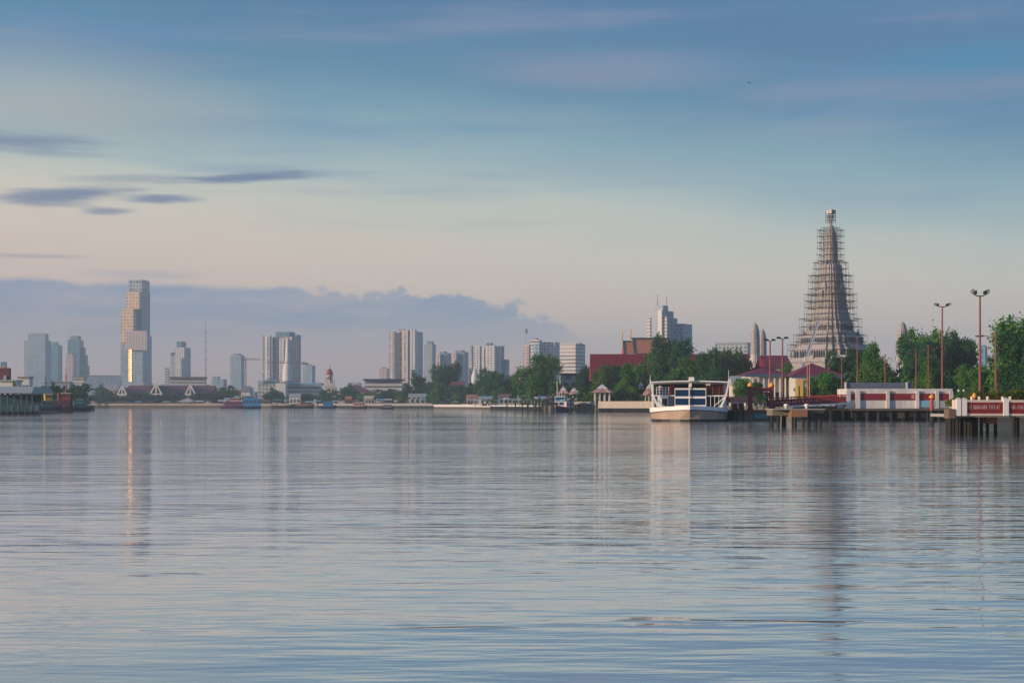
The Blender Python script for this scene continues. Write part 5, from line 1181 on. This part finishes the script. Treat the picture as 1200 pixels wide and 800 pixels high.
while k < 1070: m.box(X(k), X(k)+0.11, 0.94, 1.06, z(455.2), z(448.6)); k += 1.5
m.build('top_rail', pbr('blue_grey_rail', (0.16, 0.19, 0.27), 0.6), pw)
B(X(993.5), X(1072), 1.2, 1.4, z(455.2), z(449.6)).build('rail_backing', pbr('slate_sheet', (0.12, 0.14, 0.20), 0.7), pw)
for px in (992.6, 1064.5): B(X(px-0.9), X(px+0.9), 0.7, 1.1, z(455.2)+0.003, z(447.6)).build('rail_post', PWHITE, pw)
for px in (1086.8, 1092.2, 1116, 1125, 1131): MB().lathe([(0.05, z(459)), (1.0*s, z(458.6)), (1.25*s, z(457.6)), (1.0*s, z(456.5)), (0.05, z(456))], X(px), 0.6, 10).build('globe_finial', PWHITE, pw, smooth=True)
for i in range(34):
    px = 960+i*4.7+rr2.uniform(-1, 1); yy_ = 0.3+(i % 3)*2.2; r_ = rr2.uniform(0.8, 2.2)
    MB().tube((X(px), yy_, -2), (X(px), yy_, z(480.9) if px > 990 else z(479)), r_*s, 7).build('pile', PILE if i % 9 != 4 else pbr('reddish_pile', (0.16, 0.07, 0.05)), pw)
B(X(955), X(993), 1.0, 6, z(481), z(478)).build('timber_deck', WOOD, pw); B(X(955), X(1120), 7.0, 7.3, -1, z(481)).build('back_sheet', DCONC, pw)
for i in range(9):
    px = 1000+i*13.4; B(X(px), X(px+6+(i % 3)*2), 0.6, 1.6, z(490-(i % 2)*2), z(481.1)).build('crosshead', PILE if i % 4 else DCONC, pw)
# ------------------------------------------------------------------ halls behind the pier
def hallbldg(name, label, x0, x1, yr, ye, Y, group=None, fascia=TEAL):
    r_ = longroof(name, label, 'building', x0, x1, yr, ye, Y, REDROOF, pbr('shaded_plaster', (0.55, 0.56, 0.55), var=0.25), 16, 'hip', fascia=(pbr('slate_blue_trim', (0.06, 0.10, 0.17), 0.6), 1.2), inset=6, over=1.5)
    s = Y/F; hw = (x1-x0)/2*s
    for k in range(8): xx = -hw*0.85+k*hw*1.7/7; B(xx-0.14, xx+0.14, 0.6, 0.9, 0, wz(ye, Y)-GZ-0.7).build('column', WHITE, r_)
    for k in range(7): xx = -hw*0.73+k*hw*1.7/7; B(xx-0.7, xx+0.7, 1.4, 1.56, 1.0, 3.2).build('window', GLASSB, r_)
    return r_
hallbldg('temple_hall', 'white hall with red hip roof and blue fascia left of the yellow pillars', 873, 925, 428, 438.5, 330)
hallbldg('temple_hall', 'white hall with larger red hip roof under the great prang', 928, 992, 424.5, 440, 320)
longroof('temple_hall', 'plain maroon roof half hidden behind the left red hip roof', 'building', 897, 930, 415, 431, 420, REDROOF, CREAM, 20, 'gable')
longroof('temple_hall', 'small white topped shrine building at the foot of the great prang', 'building', 981, 998, 415.6, 419, 520, WHITE, CREAM, 10, 'box')
house(858, 880, 440, 345, CREAM, GREYROOF, 'cream outbuilding behind the yellowish bushy tree', None, True)
for k_, px in enumerate((934.3, 939.6)):
    Y = 240; r0 = thing('yellow_pillar', ('left' if k_ == 0 else 'right')+' one of two tall yellow pillars behind the gangway', 'pillar', (wx(px, Y), Y, GZ)); s = Y/F
    B(-1.6*s, 1.6*s, 0, 0.4, 0, wz(444, Y)-GZ).build('shaft', YEL, r0); B(-1.8*s, 1.8*s, -0.05, 0.45, wz(444, Y)-GZ+0.003, wz(443.3, Y)-GZ).build('cap', CREAM, r0)
B(-200, 200, 0, 0, 0, 0)
# ------------------------------------------------------------------ lamp posts
def floodlamp(px, ytop, Y, label, group=None, w_=8.0, flat=False, zb=GZ):
    s = Y/F; root = thing('floodlight_post', label, 'lamp post', (wx(px, Y), Y, zb), 0, group); H = wz(ytop, Y)-zb
    k = Y/140*0.5+0.5
    MB().tube((0, 0, 0), (0, 0, H-0.4), 0.14*k, 8, 0.085*k).build('pole', LAMPRED, root); MB().tube((0, 0, 0), (0, 0, 0.8), 0.2*k, 8, 0.19*k).build('base', LAMPRED, root)
    hw = w_*s; m = MB()
    for sg in (-1, 1):
        pts = [(0, H-0.5), (hw*0.5*sg, H-0.42), (hw*0.9*sg, H-0.2)] if not flat else [(0, H-0.5), (hw*0.35*sg, H-0.25), (hw*0.9*sg, H-0.18)]
        for a, b_ in zip(pts, pts[1:]): m.tube((a[0], 0, a[1]), (b_[0], 0, b_[1]), 0.055*k, 5)
    m.build('cross_arm', BLACK, root)
    for sg in (-1, 1):
        if flat:
            h_ = MB(); h_.loft([[(sg*hw*0.62+0.42*hw*a*q, 0.35*b_*q, H-0.22+zc) for a, b_ in ((-1, 0), (-0.6, -0.8), (0.6, -0.8), (1, 0), (0.6, 0.8), (-0.6, 0.8))] for q, zc in ((0.75, -0.10), (1.0, 0.0), (0.6, 0.22))])
            h_.build('lamp_head', BLACK, root)
        else:
            for j, (fx, dz) in enumerate(((0.98, -0.02), (0.66, -0.14))):
                h_ = MB(); c = sg*hw*fx; w2 = hw*0.19
                h_.add([(c-w2, -0.28, H+dz-0.22), (c+w2, -0.28, H+dz-0.16), (c+w2, 0.25, H+dz-0.05), (c-w2, 0.25, H+dz-0.1), (c-w2*0.8, -0.22, H+dz+0.14), (c+w2*0.8, -0.22, H+dz+0.22), (c+w2*0.7, 0.2, H+dz+0.2), (c-w2*0.7, 0.2, H+dz+0.14)],
                       [(0,3,2,1),(4,5,6,7),(0,1,5,4),(1,2,6,5),(2,3,7,6),(3,0,4,7)])
                lh = h_.build('lamp_head', BLACK if j else GREY, root)
                B(c-w2*0.7, c+w2*0.7, -0.2, 0.18, H+dz-0.27, H+dz-0.235).build('lens', GREYROOF, lh)
floodlamp(1148.5, 341, 132, 'tallest red brown floodlight post, right of all the others with twin heads', w_=9)
floodlamp(1104.3, 356, 226, 'second tallest red brown floodlight post with twin heads', w_=8.5)
floodlamp(902.5, 397, 240, 'left post of the flat double headed pair above the pier gate', flat=True, w_=6.5)
floodlamp(917, 394.5, 236, 'right, slightly higher post of the flat double headed pair above the gangway', flat=True, w_=7)
def streetlamp(px, ytop, Y, label, arms=(), zb=GZ, mat=None, r=0.09):
    s = Y/F; root = thing('street_lamp', label, 'street lamp', (wx(px, Y), Y, zb)); H = wz(ytop, Y)-zb
    MB().tube((0, 0, 0), (0, 0, H), r*1.3, 6, r*0.8).build('pole', mat or LAMPRED, root)
    MB().lathe([(0.02, H), (r*2.2, H+0.03), (r*2.0, H+0.16), (0.02, H+0.24)], n=8).build('cap', mat or LAMPRED, root)
    for (dx, dz) in arms:
        m = MB().tube((0, 0, H-0.5), (dx*s*0.55, 0, H-0.5+dz*s*0.8), 0.045, 5); m.tube((dx*s*0.55, 0, H-0.5+dz*s*0.8), (dx*s, 0, H-0.5+dz*s), 0.04, 5); m.build('arm', mat or LAMPRED, root)
        h_ = MB(); c = dx*s; z0 = H-0.5+dz*s; sg = 1 if dx > 0 else -1
        h_.loft([[(c+sg*0.0, -0.06, z0-0.06), (c, 0.06, z0-0.06), (c, 0.06, z0+0.06), (c, -0.06, z0+0.06)], [(c+sg*0.5, -0.15, z0-0.12), (c+sg*0.5, 0.15, z0-0.12), (c+sg*0.5, 0.1, z0+0.08), (c+sg*0.5, -0.1, z0+0.08)], [(c+sg*0.9, -0.08, z0-0.06), (c+sg*0.9, 0.08, z0-0.06), (c+sg*0.9, 0.05, z0+0.02), (c+sg*0.9, -0.05, z0+0.02)]])
        h_.build('lamp_head', BLACK, root)
streetlamp(1167, 391, 150, 'thin red street lamp with long arm reaching left to the tallest post', ((-14, 3.0),))
streetlamp(1088, 406, 226, 'thin red street lamp with wide double arms left of the second floodlight post', ((12, 1.2), (-12, -1.0)))
streetlamp(1073.5, 411, 226, 'thin red lamp post with short left arm behind the pier wall', ((-12, 1.2),))
streetlamp(1037.3, 417, 226, 'plain thin red post before the rounded green tree', ())
streetlamp(1004.8, 397, 226, 'plain tall thin red post before the right foot of the great prang', ())
streetlamp(986.5, 421, 226, 'plain short thin red post at the left end of the white wall', ())
streetlamp(946.2, 424, 225, 'left pole of the close pair of thin pale poles before the red roof', (), r=0.07, mat=PINKT)
streetlamp(948.8, 424.5, 226, 'right pole of the close pair of thin pale poles before the red roof', (), r=0.07, mat=PINKT)
streetlamp(653, 447, 540, 'pale lamp post left of the unfinished concrete block', ((-4, 0.5),), mat=WHITE, r=0.15)
# bollards with gold caps standing in the water
def goldpost(px, ytop, ybase, ywl_, label):
    Y = wl(ywl_); s = Y/F; r0 = thing('gold_capped_post', label, 'mooring post', (wx(px, Y), Y, 0)); z = lambda py: wz(py, Y)
    MB().tube((0, 0, -1.5), (0, 0, z(ybase)), 2.6*s, 10).build('footing', PILE, r0)
    MB().tube((0, 0, z(ybase)), (0, 0, z(ytop+4.5)), 2.1*s, 12, 1.9*s).build('shaft', RED, r0)
    MB().lathe([(2.0*s, z(ytop+5)), (3.6*s, z(ytop+4.2)), (3.2*s, z(ytop+3)), (2.2*s, z(ytop+1.8)), (0.9*s, z(ytop+0.8)), (0.1, z(ytop))], n=14).build('gold_cap', GOLD, r0, smooth=True)
goldpost(1092, 461.5, 480.5, 497, 'red mooring post with gold cap standing before the white wall')
# ------------------------------------------------------------------ near pier, right edge
Y = 108.0; s = Y/F; z = lambda py: wz(py, Y); X = lambda px: (px-1160)*s
npier = thing('sign_pier', 'near right pier on dark piles with red lettered panels and white posts', 'pier', (wx(1160, Y), Y, 0))
B(X(1120), X(1260), 0.25, 6.5, z(488.5), z(485)).build('deck', CONC, npier)
B(X(1127), X(1260), 0.1, 0.3, z(487), z(484.6)).build('kerb_beam', CREAM, npier)
for a, b_ in ((1121.3, 1126.4), (1128.0, 1133.4), (1176.4, 1182.4), (1231, 1237)):
    pst = B(X(a), X(b_), 0.0, (b_-a)*s, z(487), z(467.6)).build('post', WHITE, npier)
    MB().hip(X(a)-0.03, X(b_)+0.03, -0.03, (b_-a)*s+0.03, z(467.6)+0.003, z(465.6)).build('post_cap', WHITE, pst)
GL = [  # strokes of the pale lettering, unit cell 0..1; shapes follow the looped letters seen on the panels
 [((0.2,0),(0.2,0.8)),((0.2,0.8),(0.5,1)),((0.5,1),(0.8,0.8)),((0.8,0.8),(0.8,0))], [((0.15,0.9),(0.3,0.7)),((0.3,0.7),(0.3,0)),((0.3,0),(0.8,0)),((0.8,0),(0.8,1))],
 [((0.2,1),(0.2,0)),((0.2,0),(0.5,0.35)),((0.5,0.35),(0.8,0)),((0.8,0),(0.8,1))], [((0.8,0),(0.8,0.8)),((0.8,0.8),(0.45,1)),((0.45,1),(0.2,0.7)),((0.2,0.45),(0.5,0.45))],
 [((0.5,0),(0.5,1)),((0.5,1),(0.8,1.15))], [((0.2,0.95),(0.8,0.95)),((0.8,0.95),(0.8,0)),((0.25,0.6),(0.25,0)),((0.25,0),(0.5,0.1))], [((0.2,0.5),(0.35,0.75)),((0.35,0.75),(0.7,0.75)),((0.7,0.75),(0.7,0)),((0.3,0),(0.7,0))]]
rr3 = random.Random(9)
for pi_, (a, b_) in enumerate(((1133.8, 1176.0), (1182.8, 1230.6))):
    pn = B(X(a), X(b_), 0.12, 0.22, z(484.4), z(471.3)).build('sign_panel', MAROON, npier)
    m = MB(); x_ = X(a)+0.14; ch_ = 0.30
    zb = z(479.2)
    words = [2, 8, 4, 5] if pi_ == 0 else [3, 6, 4, 5]
    for wd in words:
        for k in range(wd):
            if x_ > X(b_)-0.25: break
            g = rr3.choice(GL); cwd = 0.105
            for (p, q) in g:
                pp, qq = Vector((x_+p[0]*cwd, 0.10, zb+p[1]*ch_)), Vector((x_+q[0]*cwd, 0.10, zb+q[1]*ch_)); m.tube(pp, qq, 0.013, 4)
            x_ += cwd+0.025
        x_ += 0.10
    m.build('lettering', pbr('faded_lettering', (0.6, 0.42, 0.40), 0.7), pn)
    B(X(a), X(b_), 0.10, 0.24, z(471.3)+0.003, z(470.2)).build('panel_rail', CREAM, pn)
for px in (1152, 1161, 1171, 1189, 1198): 
    MB().lathe([(0.10, z(470.4)), (0.13, z(468)), (0.10, z(466.5)), (0.14, z(465)), (0.05, z(463.9))], X(px), 2.6, 10).build('urn', CREAM, npier, smooth=True)
B(X(1130), X(1260), 2.3, 3.0, z(485)+0.003, z(468.2)).build('inner_parapet', CREAM, npier)
for px, yy_, r_, dz in ((1115.2, 0.4, 2.9, 0), (1122, 1.0, 2.5, 0), (1131.8, 3.6, 1.9, 0), (1140, 5, 2.2, 0), (1147, 5.4, 2.0, 0), (1154, 5.8, 2.2, 0), (1165, 5.2, 2.4, 0), (1173.5, 4.6, 2.1, 0), (1190.3, 0.5, 2.9, 0), (1197.6, 0.9, 2.2, 0), (1183, 5, 2, 0), (1136, 5.6, 1.8, 0), (1143.5, 4.4, 1.9, 0), (1150.5, 3.9, 1.7, 0), (1158.5, 4.6, 2.0, 0), (1169, 5.9, 2.0, 0), (1179, 5.7, 1.9, 0), (1195, 5.4, 2.2, 0), (1210, 0.5, 2.5, 0), (1225, 3, 2.5, 0)):
    MB().tube((X(px), yy_, -2), (X(px), yy_, z(488.4)), r_*s, 8).build('pile', PILE, npier)
B(X(1112), X(1119.5), 0.0, 1.2, z(490), z(479)).build('stone_block', pbr('brown_block', (0.15, 0.10, 0.075), var=0.7, nscale=2), npier)
B(X(1119.6), X(1127.5), 0.3, 1.5, z(491.5), z(485.5)).build('corner_block', DCONC, npier)
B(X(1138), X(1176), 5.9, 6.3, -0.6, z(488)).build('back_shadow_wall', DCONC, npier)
B(X(1178), X(1190), 4, 5, z(497), z(488.6)).build('rusty_crosshead', TERRA, npier)
# terrace behind it, hedge and gold capped post
Y = 119; s = Y/F; B(wx(1120, Y), wx(1290, Y), Y, Y+30, GZ-3.2, 2.35)
hd = MB(); me, L_ = crown_mesh('foliage', 26000, 0.05, 77, 10, LEAFY, zlo=0.0)
def hedge(x0, x1, ytop_a, ytop_b, Y, label):
    s = Y/F; root = thing('hedge', label, 'hedge', (wx(x0, Y), Y, GZ)); Lh = wx(x1, Y)-wx(x0, Y); rg = np.random.default_rng(4); nL = 30000
    t_ = rg.random(nL); hmax = (wz(ytop_a, Y)-GZ)*(0.35+0.65*np.minimum(1, t_/0.18))+((wz(ytop_b, Y)-wz(ytop_a, Y))*t_)+0.12*np.sin(t_*37)+0.08*np.sin(t_*83+1)
    p = np.stack([t_*Lh, rg.random(nL)*2.4, hmax*rg.random(nL)**0.45], 1)
    u = rg.normal(size=(nL, 3)); u /= np.linalg.norm(u, axis=1)[:, None]; v_ = np.cross(u, rg.normal(size=(nL, 3))); v_ /= np.linalg.norm(v_, axis=1)[:, None]
    V = np.empty((nL, 4, 3)); V[:, 0] = p-u*0.07; V[:, 1] = p-v_*0.04; V[:, 2] = p+u*0.07; V[:, 3] = p+v_*0.04
    me = bpy.data.meshes.new('foliage'); me.vertices.add(nL*4); me.vertices.foreach_set('co', V.reshape(-1)); me.loops.add(nL*4); me.loops.foreach_set('vertex_index', np.arange(nL*4, dtype=np.int32))
    me.polygons.add(nL); me.polygons.foreach_set('loop_start', np.arange(0, nL*4, 4, dtype=np.int32)); me.polygons.foreach_set('loop_total', np.full(nL, 4, dtype=np.int32)); me.update(); me.validate()
    me.materials.append(LEAFY); o = bpy.data.objects.new('foliage', me); COL.objects.link(o); o.parent = root
    B(0.3, Lh, 0.2, 2.2, 0, 0.25).build('planter', CREAM, root)
hedge(1117, 1260, 461, 456.5, 122, 'long yellow green clipped hedge behind the near pier panels')
Y = 118; s = Y/F; r0 = thing('gold_capped_post', 'short post with gold cap peeping above the near pier panels', 'mooring post', (wx(1142, Y), Y, GZ-0.4))
MB().tube((0, 0, 0), (0, 0, wz(466.5, Y)-GZ+0.4), 1.6*s, 10).build('shaft', RED, r0); MB().lathe([(1.6*s, wz(466.5, Y)-GZ+0.4), (3.0*s, wz(465.3, Y)-GZ+0.4), (2.2*s, wz(462.5, Y)-GZ+0.4), (0.1, wz(460.5, Y)-GZ+0.4)], n=12).build('gold_cap', GOLD, r0, smooth=True)
house(1184, 1230, 444, 300, CREAM, GREYROOF, 'cream house behind trees at the right edge', None, False)
# bird high over the river
bd = thing('flying_bird', 'tiny dark bird high in the sky left of the great prang', 'bird', W(878, 97, 260), 0.4)
m = MB(); m.loft([[(0.22*math.cos(a)*0 + r_*math.cos(a), yy_, r_*math.sin(a)) for a in (0, 1.05, 2.1, 3.14, 4.2, 5.2)] for yy_, r_ in ((-0.25, 0.01), (-0.18, 0.045), (0.0, 0.07), (0.2, 0.04), (0.34, 0.015))])
for sg in (-1, 1): m.add([(sg*0.04, -0.1, 0.02), (sg*0.04, 0.1, 0.02), (sg*0.32, 0.08, 0.12), (sg*0.60, 0.12, 0.03), (sg*0.32, -0.09, 0.13), (sg*0.04, 0.0, 0.05)], [(0, 1, 2, 4), (4, 2, 3), (0, 4, 5), (1, 5, 2)])
m.build('body', BLACK, bd)
